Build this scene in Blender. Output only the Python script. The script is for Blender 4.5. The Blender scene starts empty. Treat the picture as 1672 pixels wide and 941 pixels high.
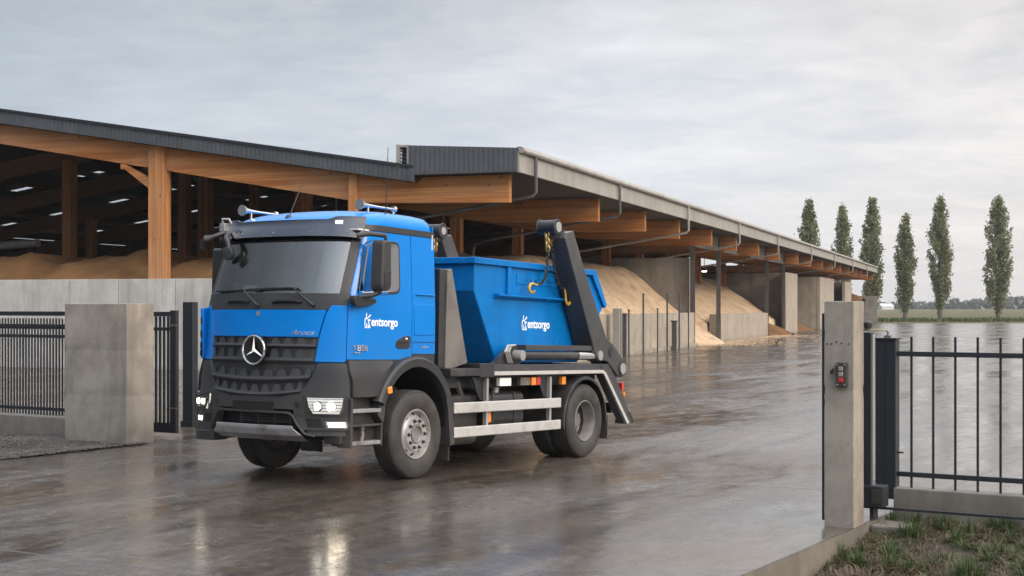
import bpy, bmesh, math, random
import numpy as np
from mathutils import Vector, Matrix
R = math.radians
random.seed(7); rng = np.random.default_rng(7)
S = bpy.context.scene
COL = S.collection

# ------------------------------------------------------------------ camera
cd = bpy.data.cameras.new('camera'); cam = bpy.data.objects.new('camera', cd); COL.objects.link(cam)
cam.location = (0, 0, 2.1); cam.rotation_euler = (R(90), 0, 0)
cd.sensor_width = 36; cd.lens = 49.95; cd.shift_y = 0.0176; cd.clip_start = .1; cd.clip_end = 12000
S.camera = cam
# ------------------------------------------------------------------ sky, sun, exposure
SUN_EL, SUN_AZ = 24.0, 128.0            # azimuth clockwise from +Y
W = bpy.data.worlds.new('World'); S.world = W; W.use_nodes = True
def build_world():
    nt = W.node_tree; N = nt.nodes; L = nt.links; N.clear()
    out = N.new('ShaderNodeOutputWorld'); bg = N.new('ShaderNodeBackground'); L.new(bg.outputs[0], out.inputs[0])
    sky = N.new('ShaderNodeTexSky'); sky.sky_type = 'NISHITA'; sky.sun_disc = False
    sky.sun_elevation = R(SUN_EL); sky.sun_rotation = R(SUN_AZ); sky.dust_density = 2.0
    bg.inputs[1].default_value = .10
    geo = N.new('ShaderNodeTexCoord'); sep = N.new('ShaderNodeSeparateXYZ'); L.new(geo.outputs['Generated'], sep.inputs[0])
    def m(op, a, b=None, c=False):
        n = N.new('ShaderNodeMath'); n.operation = op; n.use_clamp = c
        for i, v in enumerate((a, b)):
            if v is None: continue
            if isinstance(v, (int, float)): n.inputs[i].default_value = v
            else: L.new(v, n.inputs[i])
        return n.outputs[0]
    z = m('ADD', m('MAXIMUM', sep.outputs[2], 0.0), .13)
    comb = N.new('ShaderNodeCombineXYZ'); L.new(m('DIVIDE', sep.outputs[0], z), comb.inputs[0]); L.new(m('DIVIDE', sep.outputs[1], z), comb.inputs[1])
    def noise(scale, detail, rough, sx=1, sy=1, rot=0, dist=0):
        mp = N.new('ShaderNodeMapping'); mp.inputs['Scale'].default_value = (sx, sy, 1); mp.inputs['Rotation'].default_value = (0, 0, R(rot))
        L.new(comb.outputs[0], mp.inputs[0]); n = N.new('ShaderNodeTexNoise'); n.inputs['Scale'].default_value = scale
        n.inputs['Detail'].default_value = detail; n.inputs['Roughness'].default_value = rough; n.inputs['Distortion'].default_value = dist
        L.new(mp.outputs[0], n.inputs[0]); return n.outputs[0]
    n1 = noise(.42, 5, .5, 1, 1.1, 35, .5); n2 = noise(1.9, 5, .55, 1, 1.15, 30, .5)
    n3 = noise(6.5, 5, .62, 1, 1.2, 15, .6); c = m('ADD', m('ADD', m('MULTIPLY', n1, .46), m('MULTIPLY', n2, .34)), m('MULTIPLY', n3, .20))
    rp = N.new('ShaderNodeValToRGB'); L.new(c, rp.inputs[0])
    e = rp.color_ramp.elements
    e[0].position = .385; e[0].color = (5.2, 5.7, 6.35, 1)
    e[1].position = .615; e[1].color = (8.4, 8.5, 8.6, 1)
    k = e.new(.5); k.color = (6.95, 7.1, 7.35, 1)
    # a paler, warmer band low down and towards the veiled sun
    hz = m('POWER', m('SUBTRACT', 1.0, m('MAXIMUM', sep.outputs[2], 0.0), True), 7.0)
    dot = N.new('ShaderNodeVectorMath'); dot.operation = 'DOT_PRODUCT'; L.new(geo.outputs['Generated'], dot.inputs[0])
    sd = Vector((math.sin(R(SUN_AZ)) * math.cos(R(SUN_EL)), math.cos(R(SUN_AZ)) * math.cos(R(SUN_EL)), math.sin(R(SUN_EL)))); dot.inputs[1].default_value = sd
    glow = m('POWER', m('MAXIMUM', dot.outputs['Value'], 0.0), 2.0)
    f = m('ADD', m('MULTIPLY', hz, .62), m('MULTIPLY', glow, .45), True)
    mix = N.new('ShaderNodeMixRGB'); L.new(f, mix.inputs[0]); L.new(rp.outputs[0], mix.inputs[1]); mix.inputs[2].default_value = (8.6, 8.4, 8.2, 1)
    gl2 = N.new('ShaderNodeMixRGB'); gl2.blend_type = 'ADD'; L.new(m('MULTIPLY', m('POWER', m('MAXIMUM', dot.outputs['Value'], 0.0), 6.0), .5), gl2.inputs[0]); L.new(mix.outputs[0], gl2.inputs[1]); gl2.inputs[2].default_value = (9, 7.2, 5.4, 1)
    fin = N.new('ShaderNodeMixRGB'); fin.inputs[0].default_value = .98; L.new(sky.outputs[0], fin.inputs[1]); L.new(gl2.outputs[0], fin.inputs[2])
    # brighter overhead than at the horizon, a little duller on the left
    lr = N.new('ShaderNodeValToRGB'); L.new(sep.outputs[2], lr.inputs[0]); le = lr.color_ramp.elements
    le[0].position = 0; le[0].color = (.205,) * 3 + (1,); le[1].position = 1; le[1].color = (1.0,) * 3 + (1,)
    for ps, vl in ((.05, .250), (.10, .278), (.155, .272), (.215, .230), (.30, .30), (.45, .54), (.66, .86)): q = le.new(ps); q.color = (vl,) * 3 + (1,)
    lum = m('MULTIPLY', m('MULTIPLY', lr.outputs[0], 2.9), m('ADD', .90, m('MULTIPLY', m('MINIMUM', sep.outputs[0], .08), .75)))
    lum = m('MULTIPLY', lum, m('ADD', 1.0, m('MULTIPLY', m('MAXIMUM', m('MULTIPLY', sep.outputs[1], -1.0), 0.0), .35)))
    tn = N.new('ShaderNodeMixRGB'); L.new(m('ADD', .5, m('MULTIPLY', sep.outputs[0], 1.35), True), tn.inputs[0]); tn.inputs[1].default_value = (.86, .97, 1.09, 1); tn.inputs[2].default_value = (1.05, 1.0, .965, 1)
    tm = N.new('ShaderNodeMixRGB'); tm.blend_type = 'MULTIPLY'; tm.inputs[0].default_value = 1; L.new(fin.outputs[0], tm.inputs[1]); L.new(tn.outputs[0], tm.inputs[2])
    vm = N.new('ShaderNodeVectorMath'); vm.operation = 'SCALE'; L.new(tm.outputs[0], vm.inputs[0]); L.new(lum, vm.inputs['Scale'])
    L.new(vm.outputs[0], bg.inputs[0])
build_world()
sl = bpy.data.lights.new('sun', 'SUN'); so = bpy.data.objects.new('sun', sl); COL.objects.link(so)
sl.energy = 1.2; sl.angle = R(16); sl.color = (1, .86, .70)
so.rotation_euler = (R(90 - SUN_EL), 0, R(180 - SUN_AZ)); so.location = (60, -10, 40)
S.view_settings.view_transform = 'Standard'; S.view_settings.look = 'None'; S.view_settings.exposure = 0.60; S.view_settings.gamma = 1
S.view_settings.use_curve_mapping = False
S.cycles.max_bounces = 8; S.cycles.diffuse_bounces = 3; S.cycles.glossy_bounces = 4; S.cycles.transparent_max_bounces = 12; S.cycles.volume_bounces = 0
S.cycles.use_denoising = True; S.cycles.sample_clamp_indirect = 6

# ------------------------------------------------------------------ materials
M = {}
def mat(name, base, rough=.5, metal=0, coat=0, var=.0, vscale=3, bump=0, bscale=60, dirt=None, dscale=1.2, dlo=.5, dhi=.7, stretch=(1, 1, 1), spec=.5, rvar=0, streak=None, spray=None, specks=None):
    m = bpy.data.materials.new(name); m.use_nodes = True; nt = m.node_tree; N = nt.nodes; L = nt.links
    p = N['Principled BSDF']; p.inputs['Roughness'].default_value = rough; p.inputs['Metallic'].default_value = metal
    p.inputs['Coat Weight'].default_value = coat; p.inputs['Coat Roughness'].default_value = .06; p.inputs['Specular IOR Level'].default_value = spec
    tc = N.new('ShaderNodeTexCoord'); mp = N.new('ShaderNodeMapping'); mp.inputs['Scale'].default_value = stretch; L.new(tc.outputs['Object'], mp.inputs[0])
    def noise(sc, det=5, ro=.6, src=mp.outputs[0]):
        n = N.new('ShaderNodeTexNoise'); n.inputs['Scale'].default_value = sc; n.inputs['Detail'].default_value = det; n.inputs['Roughness'].default_value = ro
        L.new(src, n.inputs[0]); return n.outputs[0]
    def ramp(src, lo, hi):
        r = N.new('ShaderNodeMapRange'); L.new(src, r.inputs[0]); r.inputs[1].default_value = lo; r.inputs[2].default_value = hi; return r.outputs[0]
    def mixc(f, a, b, blend='MIX'):
        x = N.new('ShaderNodeMixRGB'); x.blend_type = blend
        for i, v in enumerate((f, a, b)):
            if isinstance(v, (int, float)): x.inputs[i].default_value = v
            elif isinstance(v, tuple): x.inputs[i].default_value = (*v[:3], 1)
            else: L.new(v, x.inputs[i])
        return x.outputs[0]
    c = None
    if var:
        n = noise(vscale); lo = tuple(max(0, v * (1 - var)) for v in base); hi = tuple(min(1, v * (1 + var)) for v in base)
        c = mixc(ramp(n, .3, .7), lo, hi)
    if dirt:
        c = mixc(ramp(noise(dscale, 8, .65), dlo, dhi), c if c is not None else tuple(base), tuple(dirt))
    if streak:                                  # rain streaks running down: stretched in z
        m2 = N.new('ShaderNodeMapping'); m2.inputs['Scale'].default_value = (1, 1, .12); L.new(tc.outputs['Object'], m2.inputs[0])
        c = mixc(ramp(noise(streak[1], 6, .7, m2.outputs[0]), .48, .75), c if c is not None else tuple(base), tuple(streak[0]))
    if specks: c = mixc(ramp(noise(specks[1], 6, .7), specks[2], specks[3]), c if c is not None else tuple(base), tuple(specks[0]))
    if spray:                                   # dried road spray thrown up from the wheels, patchy
        sx = N.new('ShaderNodeSeparateXYZ'); L.new(tc.outputs['Object'], sx.inputs[0]); r0 = N.new('ShaderNodeMapRange'); L.new(sx.outputs[2], r0.inputs[0]); r0.inputs[1].default_value = spray[1]; r0.inputs[2].default_value = spray[2]; r0.inputs[3].default_value = spray[3]; r0.inputs[4].default_value = 0
        ml = N.new('ShaderNodeMath'); ml.operation = 'MULTIPLY'; L.new(r0.outputs[0], ml.inputs[0]); L.new(ramp(noise(3.5, 9, .75), .34, .66), ml.inputs[1]); c = mixc(ml.outputs[0], c if c is not None else tuple(base), tuple(spray[0]))
    if c is None: p.inputs['Base Color'].default_value = (*base, 1)
    else: L.new(c, p.inputs['Base Color'])
    if rvar:
        r = N.new('ShaderNodeMapRange'); L.new(noise(vscale * 2.3), r.inputs[0]); r.inputs[1].default_value = .3; r.inputs[2].default_value = .7
        r.inputs[3].default_value = max(.03, rough - rvar); r.inputs[4].default_value = min(1, rough + rvar); L.new(r.outputs[0], p.inputs['Roughness'])
    if bump:
        b = N.new('ShaderNodeBump'); b.inputs['Strength'].default_value = min(1, bump); b.inputs['Distance'].default_value = .01
        L.new(noise(bscale, 4, .6), b.inputs['Height']); L.new(b.outputs[0], p.inputs['Normal'])
    M[name] = m; return m
def emit(name, col, st, base=(.8, .8, .8)):
    m = mat(name, base, .3); p = m.node_tree.nodes['Principled BSDF']; p.inputs['Emission Color'].default_value = (*col, 1); p.inputs['Emission Strength'].default_value = st; return m

mat('blue_paint', (.0003, .160, .53), .16, 0, .12, spray=((.07, .12, .22), 1.35, 1.95, .28), var=.05, vscale=1.5, rvar=.05, spec=.12)
mat('skip_blue', (.0006, .138, .425), .24, 0, .05, spec=.10, var=.16, vscale=1.3, dirt=(.02, .09, .24), dscale=2.2, dlo=.60, dhi=.80, bump=.10, bscale=9, rvar=.08, streak=((.004, .105, .34), 3.5), specks=((.09, .045, .025), 7, .69, .73))
mat('grey_plastic', (.028, .0295, .033), .5, spec=.35, var=.10, vscale=2, bump=.08, bscale=300, spray=((.115, .10, .085), .35, 1.25, .55), dirt=(.050, .047, .043), dscale=1.7, dlo=.52, dhi=.8)
mat('black_plastic', (.014, .014, .016), .42, spray=((.10, .088, .075), .3, 1.1, .5), var=.15, dirt=(.05, .047, .044), dscale=2.5, dlo=.55, dhi=.8)
mat('black_gloss', (.008, .008, .01), .16, coat=.4)
mat('visor_plastic', (.006, .009, .022), .14, coat=.7)
mat('steel_black', (.020, .021, .024), .40, var=.2, dirt=(.075, .068, .06), dscale=1.6, dlo=.52, dhi=.78, rvar=.1)
mat('steel_arm', (.035, .036, .04), .38, var=.2, dirt=(.08, .074, .068), dscale=1.2, dlo=.52, dhi=.78, rvar=.1)
mat('steel_grey', (.16, .15, .142), .5, .2, var=.15, dirt=(.07, .062, .055), dscale=2, dlo=.5, dhi=.75)
mat('aluminium', (.60, .60, .59), .42, .55, var=.08, dirt=(.36, .34, .32), dscale=3, dlo=.5, dhi=.8)
mat('chrome', (.75, .75, .76), .12, 1)
mat('rim_paint', (.46, .45, .44), .4, .6, var=.12, dirt=(.2, .18, .16), dscale=5, dlo=.5, dhi=.75)
mat('rim_dusty', (.23, .225, .22), .5, .4, var=.15, dirt=(.12, .105, .09), dscale=5, dlo=.45, dhi=.75)
mat('rubber', (.026, .0255, .025), .72, var=.3, vscale=6, dirt=(.055, .05, .045), dscale=3, dlo=.5, dhi=.8, bump=.2, bscale=80)
mat('white_vinyl', (.84, .85, .86), .4)
mat('hole_dark', (.004, .004, .005), .7)
mat('seat_cloth', (.10, .105, .115), .9)
mat('cab_inner', (.55, .55, .54), .8)
mat('amber', (.75, .24, .02), .25, coat=.6)
mat('red_lens', (.5, .02, .02), .25, coat=.6)
mat('yellow_paint', (.62, .36, .03), .45, var=.2, dirt=(.2, .12, .03), dscale=9)
mat('chain_steel', (.035, .033, .031), .45, .6, var=.3)
mat('gold_steel', (.45, .32, .12), .4, .7)
mat('plate_dark', (.010, .010, .011), .35)
mat('skid_metal', (.33, .33, .34), .45, .5, var=.2, dirt=(.12, .11, .10), dscale=3)
mat('mirror_glass', (.7, .7, .7), .05, 1)
def glulam(name, axis):
    m = bpy.data.materials.new(name); m.use_nodes = True; nt = m.node_tree; N = nt.nodes; L = nt.links; p = N['Principled BSDF']; p.inputs['Roughness'].default_value = .6; p.inputs['Specular IOR Level'].default_value = .3
    tc = N.new('ShaderNodeTexCoord')
    def noise(sc, scale, det=5, ro=.6, dist=0):
        mp = N.new('ShaderNodeMapping'); mp.inputs['Scale'].default_value = sc; L.new(tc.outputs['Object'], mp.inputs[0]); n = N.new('ShaderNodeTexNoise'); n.inputs['Scale'].default_value = scale; n.inputs['Detail'].default_value = det; n.inputs['Roughness'].default_value = ro; n.inputs['Distortion'].default_value = dist; L.new(mp.outputs[0], n.inputs[0]); return n.outputs[0]
    def rg(x, a, b, c=0, d=1):
        r = N.new('ShaderNodeMapRange'); L.new(x, r.inputs[0])
        for k, v in enumerate((a, b, c, d)): r.inputs[k + 1].default_value = v
        return r.outputs[0]
    def mx(f, a, b):
        x = N.new('ShaderNodeMixRGB')
        for k, v in enumerate((f, a, b)):
            if isinstance(v, tuple): x.inputs[k].default_value = (*v, 1)
            else: L.new(v, x.inputs[k])
        return x.outputs[0]
    g = (2.5, .16, 7.5) if axis == 't' else (6, 6, .14)      # boards: long along the member, a few centimetres across it
    f = (10, .5, 34) if axis == 't' else (26, 26, .45)       # fibres
    c = mx(rg(noise(g, 1.0, 2, .4), .36, .64), (.31, .112, .030), (.50, .225, .075))
    c = mx(rg(noise(f, 1.0, 4, .65, .4), .40, .66, 0, .85), c, (.21, .072, .019))
    c = mx(rg(noise((.5, .25, .5), 1.0, 4, .6), .42, .70, 0, .6), c, (.36, .215, .125))      # weathered patches
    v = N.new('ShaderNodeTexVoronoi'); v.inputs['Scale'].default_value = 1.0; mp = N.new('ShaderNodeMapping'); mp.inputs['Scale'].default_value = (3.2, 1.5, 3.2) if axis == 't' else (3.2, 3.2, 1.5); L.new(tc.outputs['Object'], mp.inputs[0]); L.new(mp.outputs[0], v.inputs[0])
    c = mx(rg(v.outputs['Distance'], .06, .12, .8, 0), c, (.10, .035, .012))               # knots
    L.new(c, p.inputs['Base Color']); M[name] = m
glulam('glulam_t', 't'); glulam('glulam_z', 'z')
mat('timber_dark', (.16, .075, .032), .7, var=.3, stretch=(.3, 5, 5))
mat('zinc_grey', (.30, .285, .262), .5, .25, var=.12, vscale=.6, streak=((.20, .185, .165), 1.6), dirt=(.36, .34, .31), dscale=.8)
mat('galv', (.42, .42, .41), .4, .6, var=.15)
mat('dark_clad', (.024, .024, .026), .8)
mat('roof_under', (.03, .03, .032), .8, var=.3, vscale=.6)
mat('post_steel', (.075, .076, .08), .45, .3, var=.2, streak=((.15, .145, .14), 3))
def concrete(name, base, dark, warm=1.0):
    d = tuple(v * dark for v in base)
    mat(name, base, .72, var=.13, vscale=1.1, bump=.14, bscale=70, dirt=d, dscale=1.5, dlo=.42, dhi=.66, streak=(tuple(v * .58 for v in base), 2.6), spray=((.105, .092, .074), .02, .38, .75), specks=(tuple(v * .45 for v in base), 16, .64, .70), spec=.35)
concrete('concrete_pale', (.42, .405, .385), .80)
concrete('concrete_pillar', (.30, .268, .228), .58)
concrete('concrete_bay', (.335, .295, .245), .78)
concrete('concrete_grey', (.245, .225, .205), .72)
concrete('concrete_kerb', (.175, .158, .135), .55); concrete('concrete_plinth', (.20, .183, .16), .6)
mat('fence_steel', (.018, .021, .027), .45, .2, var=.15)
mat('grain_pale', (.50, .375, .255), .95, var=.14, vscale=3, bump=.9, bscale=14, dirt=(.33, .225, .13), dscale=1.4, dlo=.48, dhi=.68)
mat('grain_gold', (.15, .072, .022), .95, var=.2, vscale=2.2, bump=.9, bscale=12, dirt=(.10, .045, .013), dscale=.7, dlo=.45, dhi=.7)
mat('bark', (.10, .085, .07), .9, var=.3, vscale=4)
mat('farmhouse_white', (.45, .45, .44), .8); mat('roof_tile', (.25, .12, .08), .8)
mat('lens_bright',(.8,.8,.8),.1); emit('lamp_glow', (1, .93, .84), .5, (.35, .35, .36)); emit('lamp_dim', (1, .90, .76), 11); emit('lamp_warm', (1, .86, .66), 14); emit('lamp_fog', (1, .84, .6), 8)
def ribbed(name, base, axis, pitch):
    m = mat(name, base, .45, .3, var=.10, vscale=.7, dirt=tuple(v * 1.5 for v in base), dscale=.9, dlo=.5, dhi=.8); nt = m.node_tree; N = nt.nodes; L = nt.links
    tc = N.new('ShaderNodeTexCoord'); w = N.new('ShaderNodeTexWave'); w.bands_direction = axis; w.inputs['Scale'].default_value = 6.283 / pitch / 20.0; w.wave_profile = 'SIN'
    L.new(tc.outputs['Object'], w.inputs[0]); b = N.new('ShaderNodeBump'); b.inputs['Distance'].default_value = .012; b.inputs['Strength'].default_value = .5
    L.new(w.outputs[1], b.inputs['Height']); L.new(b.outputs[0], N['Principled BSDF'].inputs['Normal'])
ribbed('ribbed_dark', (.066, .071, .080), 'Y', .16)
def glassy(name, tint, refl_ior, rough=.02, film=.02):
    m = bpy.data.materials.new(name); m.use_nodes = True; nt = m.node_tree; N = nt.nodes; L = nt.links
    o = N['Material Output']; N.remove(N['Principled BSDF'])
    t = N.new('ShaderNodeBsdfTransparent'); t.inputs[0].default_value = (*tint, 1); g = N.new('ShaderNodeBsdfGlossy'); g.inputs['Roughness'].default_value = rough
    fr = N.new('ShaderNodeFresnel'); fr.inputs[0].default_value = refl_ior; mx = N.new('ShaderNodeMixShader'); L.new(fr.outputs[0], mx.inputs[0]); L.new(t.outputs[0], mx.inputs[1]); L.new(g.outputs[0], mx.inputs[2])
    d = N.new('ShaderNodeBsdfDiffuse'); d.inputs[0].default_value = (.55, .53, .50, 1); tc = N.new('ShaderNodeTexCoord'); n = N.new('ShaderNodeTexNoise'); n.inputs['Scale'].default_value = 2.2; n.inputs['Detail'].default_value = 8; n.inputs['Roughness'].default_value = .7; L.new(tc.outputs['Object'], n.inputs[0])
    r = N.new('ShaderNodeMapRange'); L.new(n.outputs[0], r.inputs[0]); r.inputs[1].default_value = .35; r.inputs[2].default_value = .75; r.inputs[3].default_value = film * .3; r.inputs[4].default_value = film; m2 = N.new('ShaderNodeMixShader'); L.new(r.outputs[0], m2.inputs[0]); L.new(mx.outputs[0], m2.inputs[1]); L.new(d.outputs[0], m2.inputs[2]); L.new(m2.outputs[0], o.inputs[0])
    M[name] = m
glassy('windshield_glass', (.88, .96, .94), 2.35, film=.035)
glassy('lens_glass', (.92, .94, .95), 1.45)
mat('side_glass', (.006, .007, .007), .03, spec=1.0, coat=1)
M['side_glass'].node_tree.nodes['Principled BSDF'].inputs['IOR'].default_value = 2.1
def skylight():
    m = bpy.data.materials.new('skylight_sheet'); m.use_nodes = True; nt = m.node_tree; N = nt.nodes; o = N['Material Output']; N.remove(N['Principled BSDF'])
    t = N.new('ShaderNodeBsdfTranslucent'); t.inputs[0].default_value = (.22, .23, .24, 1); nt.links.new(t.outputs[0], o.inputs[0]); M['skylight_sheet'] = m
skylight()
def leafmat(name, a, b, trans=.25):
    m = mat(name, a, .6); nt = m.node_tree; N = nt.nodes; L = nt.links; p = N['Principled BSDF']
    g = N.new('ShaderNodeNewGeometry'); mx = N.new('ShaderNodeMixRGB'); mx.inputs[1].default_value = (*a, 1); mx.inputs[2].default_value = (*b, 1)
    L.new(g.outputs['Random Per Island'], mx.inputs[0]); L.new(mx.outputs[0], p.inputs['Base Color'])
    t = N.new('ShaderNodeBsdfTranslucent'); L.new(mx.outputs[0], t.inputs[0]); ms = N.new('ShaderNodeMixShader'); ms.inputs[0].default_value = trans
    L.new(p.outputs[0], ms.inputs[1]); L.new(t.outputs[0], ms.inputs[2]); L.new(ms.outputs[0], N['Material Output'].inputs[0])
leafmat('poplar_leaf', (.115, .135, .055), (.225, .235, .110), .42)
leafmat('woods_leaf', (.06, .08, .06), (.10, .12, .09))
leafmat('grass_blade', (.028, .052, .012), (.070, .100, .028))
leafmat('straw_blade', (.060, .040, .022), (.17, .12, .07))

# ------------------------------------------------------------------ mesh helpers
class MB:
    def __init__(s): s.bm = bmesh.new()
    def poly(s, pts):
        try: return s.bm.faces.new([s.bm.verts.new(p) for p in pts])
        except ValueError: return None
    def box(s, lo, hi, rot=None, piv=None):
        x0, y0, z0 = lo; x1, y1, z1 = hi
        c = [(x0, y0, z0), (x1, y0, z0), (x1, y1, z0), (x0, y1, z0), (x0, y0, z1), (x1, y0, z1), (x1, y1, z1), (x0, y1, z1)]
        if rot is not None:
            pv = Vector(piv) if piv else Vector(((x0 + x1) / 2, (y0 + y1) / 2, (z0 + z1) / 2)); c = [rot @ (Vector(p) - pv) + pv for p in c]
        v = [s.bm.verts.new(p) for p in c]
        for f in ((0, 3, 2, 1), (4, 5, 6, 7), (0, 1, 5, 4), (1, 2, 6, 5), (2, 3, 7, 6), (3, 0, 4, 7)): s.bm.faces.new([v[i] for i in f])
        return s
    def prism(s, pts, axis, lo, hi):
        def P(a, b, k): return {'x': (k, a, b), 'y': (a, k, b), 'z': (a, b, k)}[axis]
        A = [s.bm.verts.new(P(a, b, lo)) for a, b in pts]; B = [s.bm.verts.new(P(a, b, hi)) for a, b in pts]; n = len(pts)
        s.bm.faces.new(A); s.bm.faces.new(B[::-1])
        for i in range(n): s.bm.faces.new((A[i], A[(i + 1) % n], B[(i + 1) % n], B[i]))
        return s
    def ring(s, c, ax, u, w, r, n): return [s.bm.verts.new(c + (u * math.cos(2 * math.pi * i / n) + w * math.sin(2 * math.pi * i / n)) * r) for i in range(n)]
    def tube(s, path, r, n=10, cap=True):
        path = [Vector(p) for p in path]; rs = r if isinstance(r, (list, tuple)) else [r] * len(path); prev = None; rings = []
        for i, p in enumerate(path):
            d = (path[min(i + 1, len(path) - 1)] - path[max(i - 1, 0)]).normalized()
            if prev is None: u = d.orthogonal().normalized()
            else:
                u = prev - d * prev.dot(d); u = u.normalized() if u.length > 1e-6 else d.orthogonal().normalized()
            prev = u; rings.append(s.ring(p, d, u, d.cross(u), rs[i], n))
        for a, b in zip(rings, rings[1:]):
            for i in range(n): s.bm.faces.new((a[i], a[(i + 1) % n], b[(i + 1) % n], b[i]))
        if cap:
            s.bm.faces.new(rings[0][::-1]); s.bm.faces.new(rings[-1])
        return s
    def cyl(s, a, b, r, n=24): return s.tube([a, b], r, n)
    def lathe(s, prof, c=(0, 0, 0), axis='y', n=48, closed=False):
        c = Vector(c); rings = []
        for k, r in prof:
            rr = []
            for i in range(n):
                t = 2 * math.pi * i / n; q = {'y': (r * math.cos(t), k, r * math.sin(t)), 'x': (k, r * math.cos(t), r * math.sin(t)), 'z': (r * math.cos(t), r * math.sin(t), k)}[axis]
                rr.append(s.bm.verts.new(c + Vector(q)))
            rings.append(rr)
        pr = list(zip(rings, rings[1:])) + ([(rings[-1], rings[0])] if closed else [])
        for a, b in pr:
            for i in range(n): s.bm.faces.new((a[i], a[(i + 1) % n], b[(i + 1) % n], b[i]))
        return s
    def grid(s, P):                                    # P[i][j] -> point
        V = [[s.bm.verts.new(p) for p in row] for row in P]
        for i in range(len(V) - 1):
            for j in range(len(V[0]) - 1): s.bm.faces.new((V[i][j], V[i][j + 1], V[i + 1][j + 1], V[i + 1][j]))
        return s
    def shell(s, P, Q):                                # two matching grids closed into a thin solid
        a = [[s.bm.verts.new(p) for p in row] for row in P]; b = [[s.bm.verts.new(p) for p in row] for row in Q]; n, m = len(a), len(a[0])
        for i in range(n - 1):
            for j in range(m - 1):
                s.bm.faces.new((a[i][j], a[i][j + 1], a[i + 1][j + 1], a[i + 1][j])); s.bm.faces.new((b[i][j], b[i + 1][j], b[i + 1][j + 1], b[i][j + 1]))
        for i in range(n - 1):
            s.bm.faces.new((a[i][0], a[i + 1][0], b[i + 1][0], b[i][0])); s.bm.faces.new((a[i][-1], b[i][-1], b[i + 1][-1], a[i + 1][-1]))
        for j in range(m - 1):
            s.bm.faces.new((a[0][j], b[0][j], b[0][j + 1], a[0][j + 1])); s.bm.faces.new((a[-1][j], a[-1][j + 1], b[-1][j + 1], b[-1][j]))
        return s
    def build(s, name, m, parent=None, smooth=True, bevel=0, ang=32, off=None):
        me = bpy.data.meshes.new(name); bmesh.ops.recalc_face_normals(s.bm, faces=s.bm.faces)
        if off is not None: bmesh.ops.translate(s.bm, vec=Vector(off), verts=s.bm.verts)
        s.bm.to_mesh(me); s.bm.free(); me.materials.append(M[m])
        if smooth:
            me.shade_smooth(); me.set_sharp_from_angle(angle=R(ang))
        o = bpy.data.objects.new(name, me); COL.objects.link(o)
        if parent is not None: o.parent = parent
        if bevel:
            b = o.modifiers.new('bevel', 'BEVEL'); b.width = bevel; b.segments = 2; b.limit_method = 'ANGLE'; b.angle_limit = R(40)
        return o
def np_mesh(name, verts, faces, m, parent=None, smooth=False):
    me = bpy.data.meshes.new(name); verts = np.asarray(verts, np.float32); faces = np.asarray(faces, np.int32); k = faces.shape[1]
    me.vertices.add(len(verts)); me.vertices.foreach_set('co', verts.ravel()); me.loops.add(faces.size); me.loops.foreach_set('vertex_index', faces.ravel())
    me.polygons.add(len(faces)); me.polygons.foreach_set('loop_start', np.arange(0, faces.size, k, dtype=np.int32))
    me.update(calc_edges=True); me.validate()
    for x in (m if isinstance(m, list) else [m]): me.materials.append(M[x])
    if smooth: me.shade_smooth()
    o = bpy.data.objects.new(name, me); COL.objects.link(o)
    if parent is not None: o.parent = parent
    return o
def tag(o, label=None, cat=None, group=None, kind=None):
    if label: o['label'] = label
    if cat: o['category'] = cat
    if group: o['group'] = group
    if kind: o['kind'] = kind
    return o
def thing(name, label, cat, loc=(0, 0, 0), rz=0, group=None, matrix=None):
    o = bpy.data.objects.new(name, None); COL.objects.link(o); o.empty_display_size = .2
    if matrix is not None: o.matrix_world = matrix
    else: o.location = loc; o.rotation_euler = (0, 0, rz)
    return tag(o, label, cat, group)
def fix(o):                                            # children built with parent's local coordinates: nothing more to do
    return o
def text_mesh(name, body, size, m, origin, right, up, parent, weight=.0, shear=0, depth=.002, xscale=1, center=False):
    cu = bpy.data.curves.new(name, 'FONT'); cu.body = body; cu.size = size; cu.offset = weight; cu.shear = shear; cu.extrude = depth
    cu.resolution_u = 4
    if center: cu.align_x = 'CENTER'
    t = bpy.data.objects.new(name, cu); COL.objects.link(t); bpy.context.view_layer.update()
    me = bpy.data.meshes.new_from_object(t.evaluated_get(bpy.context.evaluated_depsgraph_get())); bpy.data.objects.remove(t); bpy.data.curves.remove(cu)
    right = Vector(right); up = Vector(up); nrm = right.cross(up); mt = Matrix((right * xscale, up, nrm)).transposed().to_4x4(); mt.translation = Vector(origin); me.transform(mt)
    me.materials.clear(); me.materials.append(M[m]); me.name = name
    o = bpy.data.objects.new(name, me); COL.objects.link(o); o.parent = parent; return o
def stroke(mb, pts, w, origin, right, up, depth=.002):
    right = Vector(right); up = Vector(up); n = right.cross(up); O = Vector(origin)
    for (a, b) in zip(pts, pts[1:]):
        a = Vector(a); b = Vector(b); d = (b - a).normalized(); q = Vector((-d.y, d.x)) * w / 2; a2 = a - d * w * .35; b2 = b + d * w * .35
        c = [a2 + q, a2 - q, b2 - q, b2 + q]; f0 = [O + right * p.x + up * p.y for p in c]; f1 = [p + n * depth for p in f0]
        va = [mb.bm.verts.new(p) for p in f0]; vb = [mb.bm.verts.new(p) for p in f1]
        mb.bm.faces.new(vb)
        for i in range(4): mb.bm.faces.new((va[i], va[(i + 1) % 4], vb[(i + 1) % 4], vb[i]))

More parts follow.
